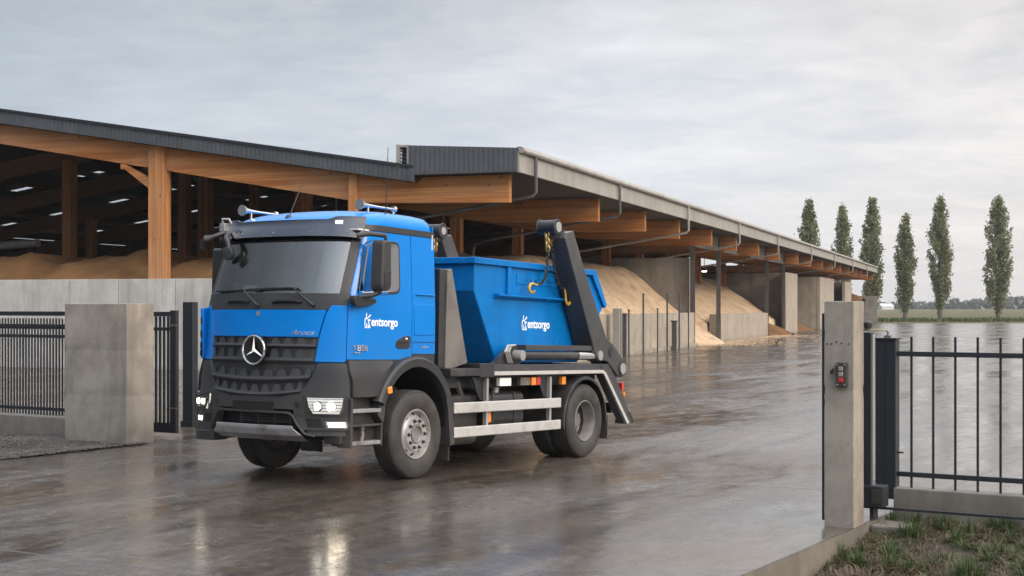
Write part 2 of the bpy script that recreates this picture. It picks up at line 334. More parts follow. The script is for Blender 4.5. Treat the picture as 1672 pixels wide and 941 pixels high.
# yard-aligned axes: d = into the yard along the drive, n = to the right across it
Dv = Vector((.5225, .8526, 0)); Nv = Vector((.8526, -.5225, 0))
def uv(u, v, z=0): p = Dv * u + Nv * v; return Vector((p.x, p.y, z))
def sstep(a, b, x): t = np.clip((x - a) / (b - a), 0, 1); return t * t * (3 - 2 * t)
def dip(u, v):                                         # shallow drainage dip in the slab behind the gate line
    pu = np.interp(u, [12.6, 14.13, 18.43, 20.4, 24, 30], [0, 0, -.133, -.142, -.06, 0])
    return pu * sstep(-16.2, -13.6, v) * (1 - sstep(-8.6, -4.4, v))

# ------------------------------------------------------------------ ground: field, yard, verge, gravel
def wet_yard():
    m = bpy.data.materials.new('wet_concrete'); m.use_nodes = True; nt = m.node_tree; N = nt.nodes; L = nt.links; p = N['Principled BSDF']
    tc = N.new('ShaderNodeTexCoord')
    def mapped(rot=0, sc=(1, 1, 1)):
        mp = N.new('ShaderNodeMapping'); mp.inputs['Rotation'].default_value = (0, 0, R(rot)); L.new(tc.outputs['Object'], mp.inputs[0])
        m2 = N.new('ShaderNodeMapping'); m2.inputs['Scale'].default_value = sc; L.new(mp.outputs[0], m2.inputs[0]); return m2.outputs[0]
    def noise(src, sc, det=6, ro=.6, dist=0):
        n = N.new('ShaderNodeTexNoise'); n.inputs['Scale'].default_value = sc; n.inputs['Detail'].default_value = det; n.inputs['Roughness'].default_value = ro; n.inputs['Distortion'].default_value = dist; L.new(src, n.inputs[0]); return n.outputs[0]
    def rg(src, a, b, c=0, d=1):
        r = N.new('ShaderNodeMapRange'); L.new(src, r.inputs[0])
        for i, v in enumerate((a, b, c, d)): r.inputs[i + 1].default_value = v
        return r.outputs[0]
    def mixc(f, a, b):
        x = N.new('ShaderNodeMixRGB')
        for i, v in enumerate((f, a, b)):
            if isinstance(v, (int, float)): x.inputs[i].default_value = v
            elif isinstance(v, tuple): x.inputs[i].default_value = (*v, 1)
            else: L.new(v, x.inputs[i])
        return x.outputs[0]
    def math_(op, a, b):
        n = N.new('ShaderNodeMath'); n.operation = op
        for i, v in enumerate((a, b)):
            if isinstance(v, (int, float)): n.inputs[i].default_value = v
            else: L.new(v, n.inputs[i])
        return n.outputs[0]
    al = mapped(31.5)                                   # slab-aligned: x across the drive, y along it
    mv = mapped(31.5, (1, .26, 1)); 
    big = noise(al, .16, 5, .6); mid = noise(mv, .55, 7, .62, .6); fine = noise(al, 7, 8, .7); grit = noise(al, 60, 4, .7)
    c = mixc(rg(big, .35, .65), (.058, .046, .035), (.092, .078, .063)); c = mixc(rg(mid, .46, .72), c, (.125, .112, .097)); c = mixc(rg(noise(al, 2.6, 8, .75), .42, .66, 0, .75), c, (.130, .110, .088)); c = mixc(rg(fine, .42, .66, 0, .75), c, (.030, .026, .022)); c = mixc(rg(noise(al, 22, 3, .6), .63, .70, 0, .7), c, (.018, .016, .014))
    brown = mixc(math_('MULTIPLY', rg(noise(al, .33, 5, .6), .50, .68), .55), c, (.105, .062, .030))
    # expansion joints every 5.85 m along and across the slab
    sx = N.new('ShaderNodeSeparateXYZ'); L.new(al, sx.inputs[0])
    def joint(o, off, pitch):
        fr = math_('FRACT', math_('DIVIDE', math_('ADD', o, off), pitch), 0); d = math_('ABSOLUTE', math_('SUBTRACT', fr, .5), 0)
        return rg(math_('SUBTRACT', .5, d), .0014, .0032, 1, 0)
    jt = math_('MAXIMUM', math_('MULTIPLY', joint(sx.outputs[0], 4.26, 11.72), .3), joint(sx.outputs[1], -15.75, 7.6))
    tr = mapped(31.5, (1.5, .06, 1)); track = rg(noise(tr, 1.0, 4, .6, .3), .50, .64); brown = mixc(math_('MULTIPLY', track, .65), brown, (.034, .028, .023))
    scuff = rg(noise(mapped(20, (1.5, .5, 1)), 1.0, 9, .74, 1.2), .59, .70); brown = mixc(math_('MULTIPLY', scuff, .6), brown, (.20, .185, .165))
    crackn = noise(al, .55, 9, .62, .2); crack = rg(math_('ABSOLUTE', math_('SUBTRACT', crackn, .5), 0), .0, .0035, 1, 0); jt = math_('MAXIMUM', jt, math_('MULTIPLY', crack, .5))
    col = mixc(math_('MULTIPLY', jt, .8), brown, (.016, .014, .012)); L.new(col, p.inputs['Base Color'])
    # water film: smooth where pooled, satin where merely damp
    pool = noise(mapped(26, (.62, .17, 1)), .8, 8, .66, .9)
    wet = rg(pool, .38, .60)
    r1 = mixc(wet, (.27, .27, .27), (.10, .10, .10)); r2 = mixc(rg(noise(mapped(31.5, (1, .5, 1)), 3.2, 8, .72), .46, .70, 0, .55), r1, (.42, .42, .42)); r3 = mixc(jt, r2, (.6, .6, .6)); L.new(r3, p.inputs['Roughness'])
    p.inputs['IOR'].default_value = 1.6; p.inputs['Specular IOR Level'].default_value = .5
    b = N.new('ShaderNodeBump'); b.inputs['Distance'].default_value = .004
    L.new(rg(wet, 0, 1, .55, .22), b.inputs['Strength']); L.new(math_('ADD', math_('MULTIPLY', fine, .6), math_('MULTIPLY', grit, .35)), b.inputs['Height'])
    b2 = N.new('ShaderNodeBump'); b2.inputs['Distance'].default_value = .03; b2.inputs['Strength'].default_value = .10; L.new(noise(mapped(26, (1.5, .5, 1)), 1.6, 4, .55), b2.inputs['Height']); L.new(b.outputs[0], b2.inputs['Normal'])
    L.new(b2.outputs[0], p.inputs['Normal']); M['wet_concrete'] = m
wet_yard()
def earth(name, a, b, c, s1, s2, bump, bs):
    m = mat(name, a, .9, var=.3, vscale=s1, bump=bump, bscale=bs, dirt=b, dscale=s2, dlo=.42, dhi=.62, spec=.2); return m
earth('field_soil', (.088, .070, .030), (.050, .060, .020), None, .03, .012, 0, 1)
earth('gravel_dark', (.065, .058, .052), (.11, .10, .092), None, 40, 25, 1, 55)
earth('verge_soil', (.050, .040, .031), (.030, .024, .018), None, 5, 3, 1, 30)

U0, V0, VL = 14.32, -4.258, -15.93                     # fence-side end of the slab edge, slab's right edge, gravel edge
def yard():
    us = np.unique(np.concatenate([np.arange(-6, 13.1, .9), [U0], np.arange(13.6, 31, .45), np.arange(32, 60, 4), np.arange(60, 331, 30)]))
    vs = np.unique(np.concatenate([np.arange(-330, -40, 25), np.arange(-40, -18, 3), [VL], np.arange(-17.5, -4.3, .5), [V0], np.arange(-4, 20, 4), np.arange(20, 330, 25)]))
    bm = bmesh.new(); V = {}
    def vert(i, j):
        if (i, j) not in V:
            p = uv(us[i], vs[j]); p.z = float(dip(us[i], vs[j])); V[i, j] = bm.verts.new(p)
        return V[i, j]
    for i in range(len(us) - 1):
        for j in range(len(vs) - 1):
            uc, vc = (us[i] + us[i + 1]) / 2, (vs[j] + vs[j + 1]) / 2; p = uv(uc, vc)
            if p.y > 176 or (vc > V0 and uc < U0) or (vc < VL and uc < 15.2 and False): continue
            bm.faces.new((vert(i, j), vert(i + 1, j), vert(i + 1, j + 1), vert(i, j + 1)))
    # clip the far end straight at y = 174
    geom = bm.verts[:] + bm.edges[:] + bm.faces[:]
    bmesh.ops.bisect_plane(bm, geom=geom, plane_co=(0, 174, 0), plane_no=(0, 1, 0), clear_outer=True)
    bmesh.ops.recalc_face_normals(bm, faces=bm.faces); me = bpy.data.meshes.new('yard'); bm.to_mesh(me); bm.free()
    if me.polygons[0].normal.z < 0: me.flip_normals()
    me.shade_smooth(); me.materials.append(M['wet_concrete']); o = bpy.data.objects.new('yard', me); COL.objects.link(o); tag(o, kind='structure')
yard()
def field():
    ys = [-300, -100, 0, 60, 120, 174.02, 176, 182, 190, 205, 240, 300, 420, 600, 900, 1100, 1400]
    zs = [-.9, -.6, -.5, -.5, -.5, -.08, .10, .22, .20, .06, 0, 0, .0, .0, 0, 0, 0]
    xs = [-1400, -1100, -800, -300, -100, -40, 0, 40, 80, 120, 200, 400, 800, 1100, 1400]
    mb = MB(); mb.grid([[(x, y, z) for x in xs] for y, z in zip(ys, zs)]); o = mb.build('field', 'field_soil'); tag(o, kind='structure')
field()
def verge():
    us = np.concatenate([np.arange(3, 9, 1), np.arange(9, 14.41, .18)]); vs = np.concatenate([[V0 - .02], np.arange(-4.1, 2, .2), np.arange(2, 30, 2)])
    P = []
    for u in us:
        row = []
        for v in vs:
            z = np.interp(u, [3, 11.4, 13.0, 14.3], [-.36, -.30, -.17, -.06]) + .025 * math.sin(3.1 * u + 1.3 * v) * math.sin(2.3 * v + u) + rng.normal() * .012
            if v > -.5: z -= min(.25, (v + .5) * .05)
            row.append(uv(u, v, z))
        P.append(row)
    mb = MB(); mb.grid(P); o = mb.build('verge', 'verge_soil'); tag(o, kind='structure')
    # the slab's exposed edge along the verge
    mb = MB(); e = [(u, -.0) for u in np.arange(3, U0 + .01, .5)]
    mb.shell([[uv(u, V0 + .004, -.004), uv(u, V0 + .012, -.13), uv(u, V0 + .03, -.5)] for u in np.linspace(2, U0, 24)], [[uv(u, V0 - .3, -.006), uv(u, V0 - .3, -.13), uv(u, V0 - .3, -.5)] for u in np.linspace(2, U0, 24)])
    o = mb.build('kerb', 'concrete_kerb', smooth=False); tag(o, kind='structure')
    mb = MB(); mb.prism([(0, 0), (0, 0), ] if False else [(U0, -.006), (U0 + 1.15, -.006), (U0 + 1.15, -.5), (U0, -.5)], 'x', 0, .02)
    bm = mb.bm
    for v in bm.verts: p = uv(v.co.y, V0 + v.co.x, v.co.z); v.co = p
    o = mb.build('kerb_return', 'concrete_kerb', smooth=False); tag(o, kind='structure')
verge()
def gravel():
    us = np.concatenate([np.arange(-4, 9, .5), np.arange(9, 15.61, .12)]); vs = np.concatenate([np.arange(-60, -24, 4), np.arange(-24, -20, .35), np.arange(-20, VL, .12), [VL]])
    P = []
    for u in us:
        row = []
        for v in vs:
            vv = v + (.16 * math.sin(u * 1.7) + .10 * math.sin(u * 4.3 + 1) + rng.normal() * .03 - .25 if v >= VL - .01 else 0)
            row.append(uv(u, vv, .008 if v > VL - .01 else .022 + .012 * math.sin(u * 2.1) * math.sin(v * 1.7) + rng.normal() * .007))
        P.append(row)
    mb = MB(); mb.grid(P); o = mb.build('gravel_strip', 'gravel_dark'); tag(o, kind='structure')
    r = np.random.default_rng(4); n = 9000; u = r.uniform(9.5, 15.5, n); v = VL - .02 - r.exponential(1.4, n); k = v > -23; u, v = u[k], v[k]; n = len(u); sz = r.uniform(.006, .022, n)
    c = np.stack([.5225 * u + .8526 * v, .8526 * u - .5225 * v, np.where(v < VL, .026, .010)], 1); oc = np.array([[1, 0, 0], [-1, 0, 0], [0, 1, 0], [0, -1, 0], [0, 0, .7], [0, 0, -.7]]); V = c[:, None, :] + oc[None] * (sz[:, None, None] * r.uniform(.6, 1.3, (n, 6, 1)))
    F = np.array([[0, 2, 4], [2, 1, 4], [1, 3, 4], [3, 0, 4], [2, 0, 5], [1, 2, 5], [3, 1, 5], [0, 3, 5]]); o = np_mesh('pebbles', V.reshape(-1, 3), (np.arange(n)[:, None, None] * 6 + F[None]).reshape(-1, 3), 'gravel_dark'); tag(o, 'loose dark pebbles along the edge of the drive before the picket fence', 'gravel', kind='stuff')
gravel()

# ------------------------------------------------------------------ barn (local x: back along the eave, y: left along the gable)
PH = math.atan(788 / 2320); BC = Vector((.3567, 43.4664, 0)); BR = math.pi / 2 - PH
barn = thing('storage_barn', 'long open timber barn with dark metal roof and glulam beams behind the blue truck', 'barn', BC, BR)
RIDGE, TL, LEN = 22.9, 43.0, 138.0
def rtop(t): return 6.42 + .159 * (min(t, RIDGE) - 3.4) - .159 * max(0, t - RIDGE)
def build_barn():
    B = barn
    # roof sheet with openings for the skylights
    cells_s = [14.0 + 4.15 * i for i in range(29)]; cols_t = [28.4, 32.3, 36.2, 40.0]
    s_e = sorted(set([-.45, LEN] + [round(c - .25, 3) for c in cells_s] + [round(c + .25, 3) for c in cells_s])); t_e = sorted(set([3.4, RIDGE, TL] + [round(c - .65, 3) for c in cols_t] + [round(c + .65, 3) for c in cols_t]))
    mb = MB(); sk = []
    for a, b in zip(s_e, s_e[1:]):
        for c, d in zip(t_e, t_e[1:]):
            hole = any(abs((a + b) / 2 - s) < .2 for s in cells_s) and any(abs((c + d) / 2 - t) < .5 for t in cols_t)
            q = [(a, c, rtop(c) - .06), (b, c, rtop(c) - .06), (b, d, rtop(d) - .06), (a, d, rtop(d) - .06)]
            if hole: sk.append(q)
            else: mb.poly(q)
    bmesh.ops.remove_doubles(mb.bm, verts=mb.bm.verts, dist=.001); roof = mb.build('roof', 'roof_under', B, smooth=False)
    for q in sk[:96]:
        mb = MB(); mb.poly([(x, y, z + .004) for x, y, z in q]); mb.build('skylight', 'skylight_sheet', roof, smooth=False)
    # verge fascia of ribbed sheet
    mb = MB(); mb.prism([(3.4, rtop(3.4)), (RIDGE, rtop(RIDGE)), (TL, rtop(TL)), (TL, rtop(TL) - .47), (RIDGE, rtop(RIDGE) - .47), (3.4, rtop(3.4) - .47)], 'x', -.58, -.47); fas = mb.build('verge_fascia', 'ribbed_dark', B, smooth=False)
    mb = MB(); mb.prism([(3.38, rtop(3.4) + .04), (RIDGE, rtop(RIDGE) + .04), (TL, rtop(TL) + .04), (TL, rtop(TL) - .05), (RIDGE, rtop(RIDGE) - .05), (3.38, rtop(3.4) - .05)], 'x', -.64, -.44); mb.build('verge_cap', 'fence_steel', fas, smooth=False)
    # raised canopy box over the eave side
    mb = MB(); mb.prism([(0, 6.16), (0, 6.88), (3.54, 7.08), (3.54, 6.0), (3.40, 5.94), (3.36, 6.16)], 'x', -.62, -.50); mb.build('canopy_front', 'ribbed_dark', B, smooth=False)
    mb = MB(); mb.prism([(0.02, 6.86), (3.96, 7.08), (3.96, 7.0), (.02, 6.78)], 'x', -.49, LEN); mb.prism([(.03, 6.16), (3.5, 6.16), (3.5, 6.22), (.03, 6.22)], 'x', -.49, LEN); mb.box((-.49, 3.50, 6.24), (LEN, 3.56, 6.95)); mb.build('canopy', 'roof_under', B, smooth=False)
    mb = MB(); mb.box((-.60, 3.86, 6.42), (-.50, 3.98, 7.12)); mb.box((-.60, 3.56, 7.03), (-.50, 3.85, 7.10)); mb.box((-.60, 3.56, 6.42), (-.5, 3.62, 7.02)); lv = mb.build('clerestory_louvre', 'zinc_grey', B, smooth=False)
    mb = MB()
    for k in range(5): mb.box((-.54, 3.63, 6.46 + k * .11), (-.50, 3.85, 6.50 + k * .11), Matrix.Rotation(R(30), 3, 'Y'))
    mb.box((-.44, 3.63, 6.45), (-.42, 3.85, 7.0)); mb.build('louvre_blades', 'dark_clad', lv, smooth=False)
    mb = MB(); mb.box((-.58, -.05, 6.14), (LEN, .0, 6.80)); mb.box((-.58, -.09, 6.14), (LEN, -.052, 6.18)); mb.build('eave_fascia', 'zinc_grey', B, smooth=False)
    mb = MB(); mb.tube([(-.6, -.13, 6.80), (LEN, -.13, 6.80)], .085, 12); mb.box((-.6, -.12, 6.885), (LEN, .02, 6.915)); mb.build('gutter', 'zinc_grey', B)
    # glulam frames
    def beam(front):
        mb = MB(); y1 = RIDGE
        lo = lambda t: 5.36 + .1715 * (t - 5.2)
        mb.prism([(.42, 5.27), (5.2, 5.36), (RIDGE, lo(RIDGE)), (RIDGE, rtop(RIDGE) - .48), (3.45, rtop(3.45) - .48), (3.3, 6.13), (.42, 6.13)], 'x', -.12, .12)
        return mb.build('beam', 'glulam_t', B, smooth=False, bevel=.012)
    b0 = beam(True)
    def beam_left():
        mb = MB(); mb.prism([(RIDGE, rtop(RIDGE) - 1.2), (TL, rtop(TL) - 1.2), (TL, rtop(TL) - .46), (RIDGE, rtop(RIDGE) - .48)], 'x', -.12, .12); return mb.build('rafter', 'timber_dark', B, smooth=False)
    r0 = beam_left()
    frames = [0, 10.3, 17.8, 24.7, 32.8, 40.4, 48.5, 57.6, 67.4, 75.3, 83.7, 91.4, 99.1, 107.1, 115.1, 122.0, 129.5, 137.0]
    def lay(o, loc, parent=B):
        c = o.copy(); COL.objects.link(c); c.parent = parent; c.location = loc; return c
    for s in frames[1:]: lay(b0, (s, 0.0, 0)); lay(r0, (s, 0, 0))
    def post(s, t, w, z1, z0=0, m='glulam_z', w2=None):
        mb = MB(); h = (w2 or w) / 2; mb.box((s - h, t - w / 2, z0), (s + h, t + w / 2, z1)); return mb.build('post', m, B, smooth=False, bevel=.012)
    pf = post(-.20, 12.81, .60, rtop(12.8) - .48, 0, w2=.16)       # front post stands just before the beam
    mb = MB(); mb.box((-.12, 12.5, 0), (.14, 13.12, 6.70)); mb.build('post', 'glulam_z', B, smooth=False, bevel=.012)
    post(-.2, 5.63, .30, rtop(5.6) - .48, w2=.16)
    mb = MB(); mb.prism([(13.12, 6.35), (14.3, 6.98), (14.3, 6.72), (14.15, 6.72), (13.12, 5.98)], 'x', -.1, .1); br = mb.build('brace', 'glulam_t', B, smooth=False)
    mb = MB(); mb.prism([(28.6 - 3, 6.4), (25.9 - 3 + 0.2, 5.2), (25.9 - 3 + .2, 5.5), (28.6 - 3.3, 6.5)], 'x', -.1, .1); mb.build('brace', 'timber_dark', B, smooth=False)
    for s, t, w in ((10.3, 23.9, .45), (17.8, 22.9, .48), (17.8, 21.75, .55), (24.7, 23.0, .42), (10.3, 12.75, .55), (17.8, 12.6, .5), (24.7, 12.6, .5), (32.8, 16, .5), (0, 30.5, .5), (10.3, 33, .45), (24.7, 33, .45), (40.4, 22.9, .5)): post(s, t, w, rtop(t) - 1.0)
    ps = post(0, 6.15, .42, 5.52)
    ps.location = (10.3, 0, 0)
    for s in frames[2:12]: lay(ps, (s, 0, 0))
    st = []
    for s in (32.8, 40.2, 58.6, 66.8):
        mb = MB(); mb.box((s - .11, 1.34, 0), (s - .09, 1.56, 5.9)); mb.box((s + .09, 1.34, 0), (s + .11, 1.56, 5.9)); mb.box((s - .09, 1.44, 0), (s + .09, 1.46, 5.9)); mb.build('steel_post', 'post_steel', B, smooth=False)
    for a, b in ((32.9, 40.1), (58.7, 66.7), (51.0, 57.6), (41.4, 46.4)):
        mb = MB(); z0, z1 = (5.38, 6.02)
        mb.box((a, 1.36, z1), (b, 1.5, z1 + .1)); mb.box((a, 1.36, z0 - .12), (b, 1.5, z0))
        for q in (a, (a + b) / 2 - .06, b - .12): mb.box((q, 1.36, z0), (q + .12, 1.5, z1))
        f = mb.build('vent_frame', 'post_steel', B, smooth=False)
        mb = MB()
        for q in range(int((b - a) / .32)): mb.box((a + .13 + q * .32, 1.42, z0), (a + .30 + q * .32, 1.46, z1))
        mb.build('vent_grille', 'zinc_grey', f, smooth=False)
    for s in (.75, 11.2, 24.0, 38.0, 53, 71, 88, 105, 122):
        mb = MB(); mb.tube([(s, -.15, 6.75), (s, -.15, 5.62), (s, -.05, 5.50), (s + .3, 5.2, 4.72), (s + .3, 5.82, 4.55), (s + .3, 5.9, 4.3), (s + .3, 5.9, 0)], .055, 10)
        mb.build('drain_pipe', 'zinc_grey' if s > 12 else 'post_steel', B)
    # purlins, dark cladding, pipes
    mb = MB()
    for t in (6.5, 9.5, 12, 15, 18, 21, 25, 28, 31, 34, 37, 40): mb.box((-.3, t - .07, rtop(t) - .32), (LEN, t + .07, rtop(t) - .10))
    pu = mb.build('purlins', 'timber_dark', B, smooth=False)
    mb = MB(); mb.box((LEN - .2, 6.2, 0), (LEN, TL, 12)); 
    for v in mb.bm.verts:
        if v.co.z > 6: v.co.z = rtop(v.co.y) - .1
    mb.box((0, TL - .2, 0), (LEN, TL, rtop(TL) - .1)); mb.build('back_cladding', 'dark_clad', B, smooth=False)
    mb = MB(); mb.tube([(9, 33.5, 4.35), (9, 24.5, 4.75)], .17, 12); mb.build('conveyor_pipe', 'zinc_grey', B)
    for a, b, r_ in (((26, 24.6, 4.9), (30, 19.2, 4.3), .12), ((20, 16, 0), (20, 16, 8.0), .05), ((12, 20, 2), (12, 20, 8.9), .045)):
        mb = MB(); mb.tube([a, b], r_, 10); mb.build('conveyor_pipe', 'zinc_grey', B)
    # timber infill and rails at the back of the bays
    for s, a, b, z0, z1 in ((66.9, 1.7, 9, 4.7, 5.2), (100, 1.7, 9, 4.7, 5.2), (33.1, 2, 12, 5.0, 5.25), (36, 2, 12, 5.0, 5.25)):
        mb = MB(); mb.box((s, a, z0), (s + .09, b, z1)); mb.build('infill_board', 'timber_dark', B, smooth=False)
build_barn()
def bpt(s, t, z): return BC + Vector((math.sin(PH), math.cos(PH), 0)) * s + Vector((-math.cos(PH), math.sin(PH), 0)) * t + Vector((0, 0, z))

def wall_thing(name, label, lo, hi, m, group=None, joints=None, axis=1, foot=None, cat='concrete wall'):
    """a cast wall standing on the barn's grid; vertical joints are real 1.5 cm gaps between its panels"""
    c = Vector(((lo[0] + hi[0]) / 2, (lo[1] + hi[1]) / 2, lo[2])); w = thing(name, label, cat, BC + Matrix.Rotation(BR, 3, 'Z') @ c, BR, group)
    js = joints or [lo[axis], hi[axis]]
    for a, b in zip(js, js[1:]):
        mb = MB(); l = list(lo); h = list(hi); l[axis] = a + .008; h[axis] = b - .008; mb.box([l[i] - c[i] for i in range(3)], [h[i] - c[i] for i in range(3)]); mb.build('panel', m, w, smooth=False, bevel=.01)
    mb = MB(); l = [lo[i] - c[i] + (.02 if i != axis else 0) for i in range(3)]; h = [hi[i] - c[i] - (.02 if i != axis else 0) for i in range(3)]; h[2] -= .03; l[axis] += .012; h[axis] -= .012
    if h[1 - axis] - l[1 - axis] > .05: mb.box(l, h); mb.build('core', 'hole_dark', w, smooth=False)
    if foot is not None:
        mb = MB(); mb.box([foot[0][i] - c[i] for i in range(3)], [foot[1][i] - c[i] for i in range(3)]); mb.build('footing', m, w, smooth=False, bevel=.01)
    return w
wall_thing('storage_wall', 'pale precast concrete panel wall holding back golden grain under the barn gable', (-.60, 8.2, -.25), (-.30, 30.0, 3.0), 'concrete_pale', joints=[8.2, 10.0, 11.87, 14.05, 16.0, 17.82, 19.7, 21.6, 23.6, 25.6, 27.8, 30.0])
wall_thing('bay_front_wall', 'long low concrete panel wall with steel stakes before it, holding the first pale heap', (8.0, 1.32, -.1), (32.66, 1.62, 1.76), 'concrete_bay', joints=[8, 11, 14, 17.0, 18.9, 20.9, 23.2, 25.6, 28.2, 30.5, 32.66], axis=0, foot=((8, 1.10, -.1), (32.5, 1.318, .16)))
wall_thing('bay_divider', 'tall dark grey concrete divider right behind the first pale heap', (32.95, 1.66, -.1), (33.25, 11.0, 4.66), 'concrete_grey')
wall_thing('bay_front_wall', 'short low concrete block wall between two pairs of dark steel posts', (40.5, 1.34, -.1), (58.4, 2.05, 1.62), 'concrete_bay', joints=[40.5, 49.0, 52.6, 56, 58.4], axis=0)
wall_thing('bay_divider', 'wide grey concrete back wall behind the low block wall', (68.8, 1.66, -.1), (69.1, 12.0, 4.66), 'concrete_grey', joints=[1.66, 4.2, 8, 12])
wall_thing('bay_side_wall', 'bright tall concrete wall just right of the dark steel posts', (67.1, 1.30, -.1), (73.8, 1.62, 4.66), 'concrete_bay', axis=0)
wall_thing('bay_divider', 'tall concrete divider set back beyond the bright tall wall', (89.2, 1.66, -.1), (89.5, 8.0, 4.74), 'concrete_bay', joints=[1.66, 2.95, 8.0])
wall_thing('bay_side_wall', 'tall bright concrete wall appearing just over the gate pillar', (89.3, 1.30, -.1), (101.0, 1.62, 4.74), 'concrete_bay', joints=[89.3, 95, 101], axis=0)
wall_thing('bay_side_wall', 'last tall concrete wall near the far end of the barn', (112.0, 1.30, -.1), (119.0, 1.62, 4.7), 'concrete_bay', axis=0)
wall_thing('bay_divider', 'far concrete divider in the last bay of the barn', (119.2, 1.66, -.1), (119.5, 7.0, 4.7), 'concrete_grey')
wall_thing('end_wall', 'low dark grey wall closing the far end of the barn beside the poplars', (134.5, -.3, -.1), (134.8, 4.6, 3.3), 'concrete_grey')

# heaps of loose material in the bays
def heap(name, label, s0, s1, t0, t1, zf, m, ns=60, nt=40, group=None, cat='heap'):
    c = Vector(((s0 + s1) / 2, (t0 + t1) / 2, 0)); P = []
    from mathutils import noise as mn
    for i in range(ns + 1):
        row = []
        for j in range(nt + 1):
            s = s0 + (s1 - s0) * i / ns; t = t0 + (t1 - t0) * j / nt
            z = zf(s, t); 
            if z > .02: z += .12 * mn.noise(Vector((s * .7, t * .7, 3))) + .055 * mn.noise(Vector((s * 2.2, t * 1.0, 5))) + .025 * mn.noise(Vector((s * 6, t * 3.5, 7)))
            row.append((s - c.x, t - c.y, max(z, -.02)))
        P.append(row)
    mb = MB(); mb.grid(P); o = mb.build(name, m, None, ang=180); o.location = BC + Matrix.Rotation(BR, 3, 'Z') @ c; o.rotation_euler = (0, 0, BR)
    tag(o, label, cat, group)
def zA(s, t):
    top = 4.25 + .25 * math.sin(s * .35) - .012 * (t - 6) ** 2
    e = 1.35 + (t - 1.65) * .80
    return min(top, e) if t < 6 else top
heap('grain_heap', 'big pale sand coloured heap sloping against the tall dark divider', 9, 32.9, 1.64, 10.9, lambda s, t: min(zA(s, t), 4.2, 1.5 + (t - 1.65) * .74) + .15 * math.sin(s * .5 + t), 'grain_pale')
def zB(s, t):
    f = 1 if s > 41 else 0
    ease = sstep(38.5, 42.5, s)
    toe = (1 - ease) * (.1) + ease * 1.35; z = toe + (t - (1.7 if f else 1.7 - 1.3 * (1 - ease))) * .62
    if t < 1.7 and ease < 1: z = (t - .5) * .35 * (1 - ease)
    return min(z, 4.3 - .03 * (t - 8))
def zB2(s, t):
    if s < 40.3: return min(4.2, max(-.02, (t - .75 + .25 * math.sin(s * .9)) * .55) * sstep(33.4, 34.6, s) if t < 1.5 else min(4.2, .41 + .14 * math.sin(s * .9) + (t - 1.5) * .64))
    return min(4.2, 1.0 + (t - 2.1) * .66) if t > 2.05 else -.02
heap('grain_heap', 'pale heap spilling out onto the yard between the first pair of dark steel posts', 33.3, 68.6, .2, 11.5, zB2, 'grain_pale', 110, 80)
heap('grain_heap', 'small tan heap spilling out beside the bright tall wall', 58.7, 67.0, .3, 2.0, lambda s, t: max(-.02, .9 - .75 * math.hypot((s - 63.5) / 3.2, (t - 2.0) / 1.5)), 'grain_gold', 40, 24)
heap('grain_heap', 'little golden heap at the foot of the set back divider', 74.0, 88.5, .6, 6.0, lambda s, t: max(-.02, 1.8 - 1.5 * math.hypot((s - 81) / 6.0, (t - 4.5) / 3.0)), 'grain_gold', 40, 30)
def zC(s, t): return 3.25 + min(1, max(0, s + .2) * .35) * .55 + .22 * math.sin(t * 1.25 + .6) * math.sin(s * .45 + .5) + .12 * math.sin(t * 2.6) + .06 * math.sin(t * 5.3 + s)
heap('grain_heap', 'wide golden brown grain heap with rippled top behind the precast wall', -.28, 14.0, 8.0, 34.0, lambda s, t: min(zC(s, t), 2.78 + max(0, s + .28) * .45 + .05 * math.sin(t * 3)) if s < 11 else max(1.5, zC(s, t) - (s - 11) * .6), 'grain_gold', 50, 130)
heap('grain_heap', 'brown heap top showing over the far low end wall', 126, 134, 1.0, 7, lambda s, t: max(-.02, 3.9 - 1.3 * math.hypot((s - 131) / 4.0, (t - 3.0) / 3.0)), 'grain_gold', 20, 20)

_sa = 50.0; _k = (1150 - 836) / 2320; _c = BC + Vector((math.sin(PH), math.cos(PH), 0)) * _sa; _t = (_c.x - _k * _c.y) / (math.cos(PH) + _k * math.sin(PH))
t = thing('bay_lamp', 'small lit lamp hanging in the dark roof space of the second bay', 'lamp', bpt(_sa, _t, 4.35), BR)
mb = MB(); mb.box((-.16, -.16, .02), (.16, .16, .12)); mb.tube([(0, 0, .12), (0, 0, 1.6)], .02, 6); mb.build('housing', 'black_plastic', t, smooth=False)
mb = MB(); mb.box((-.13, -.13, -.03), (.13, .13, .018)); mb.build('lamp_face', 'lamp_fog', t, smooth=False)

def spill():
    r = np.random.default_rng(21); n = 6000; sv = r.uniform(33, 62, n); tv = 1.2 - r.exponential(1.1, n); k = r.random(n) < np.interp(sv, [33, 36, 41, 50, 60, 62], [.4, 1, .5, .2, .7, .3]); sv, tv = sv[k], tv[k]; n = len(sv); sz = r.uniform(.015, .05, n)
    a, b = np.array([math.sin(PH), math.cos(PH)]), np.array([-math.cos(PH), math.sin(PH)]); c = np.zeros((n, 3)); c[:, :2] = np.array([BC.x, BC.y]) + sv[:, None] * a + tv[:, None] * b; c[:, 2] = .008
    oc = np.array([[1, 0, 0], [-1, 0, 0], [0, 1, 0], [0, -1, 0], [0, 0, .5], [0, 0, -.4]]); V = c[:, None, :] + oc[None] * (sz[:, None, None] * r.uniform(.6, 1.5, (n, 6, 1))); F = np.array([[0, 2, 4], [2, 1, 4], [1, 3, 4], [3, 0, 4], [2, 0, 5], [1, 2, 5], [3, 1, 5], [0, 3, 5]])
    o = np_mesh('spilled_grain', V.reshape(-1, 3), (np.arange(n)[:, None, None] * 6 + F[None]).reshape(-1, 3), 'grain_pale'); tag(o, 'pale grain spilled over the wet yard before the open bays', 'grain', kind='stuff')
spill()
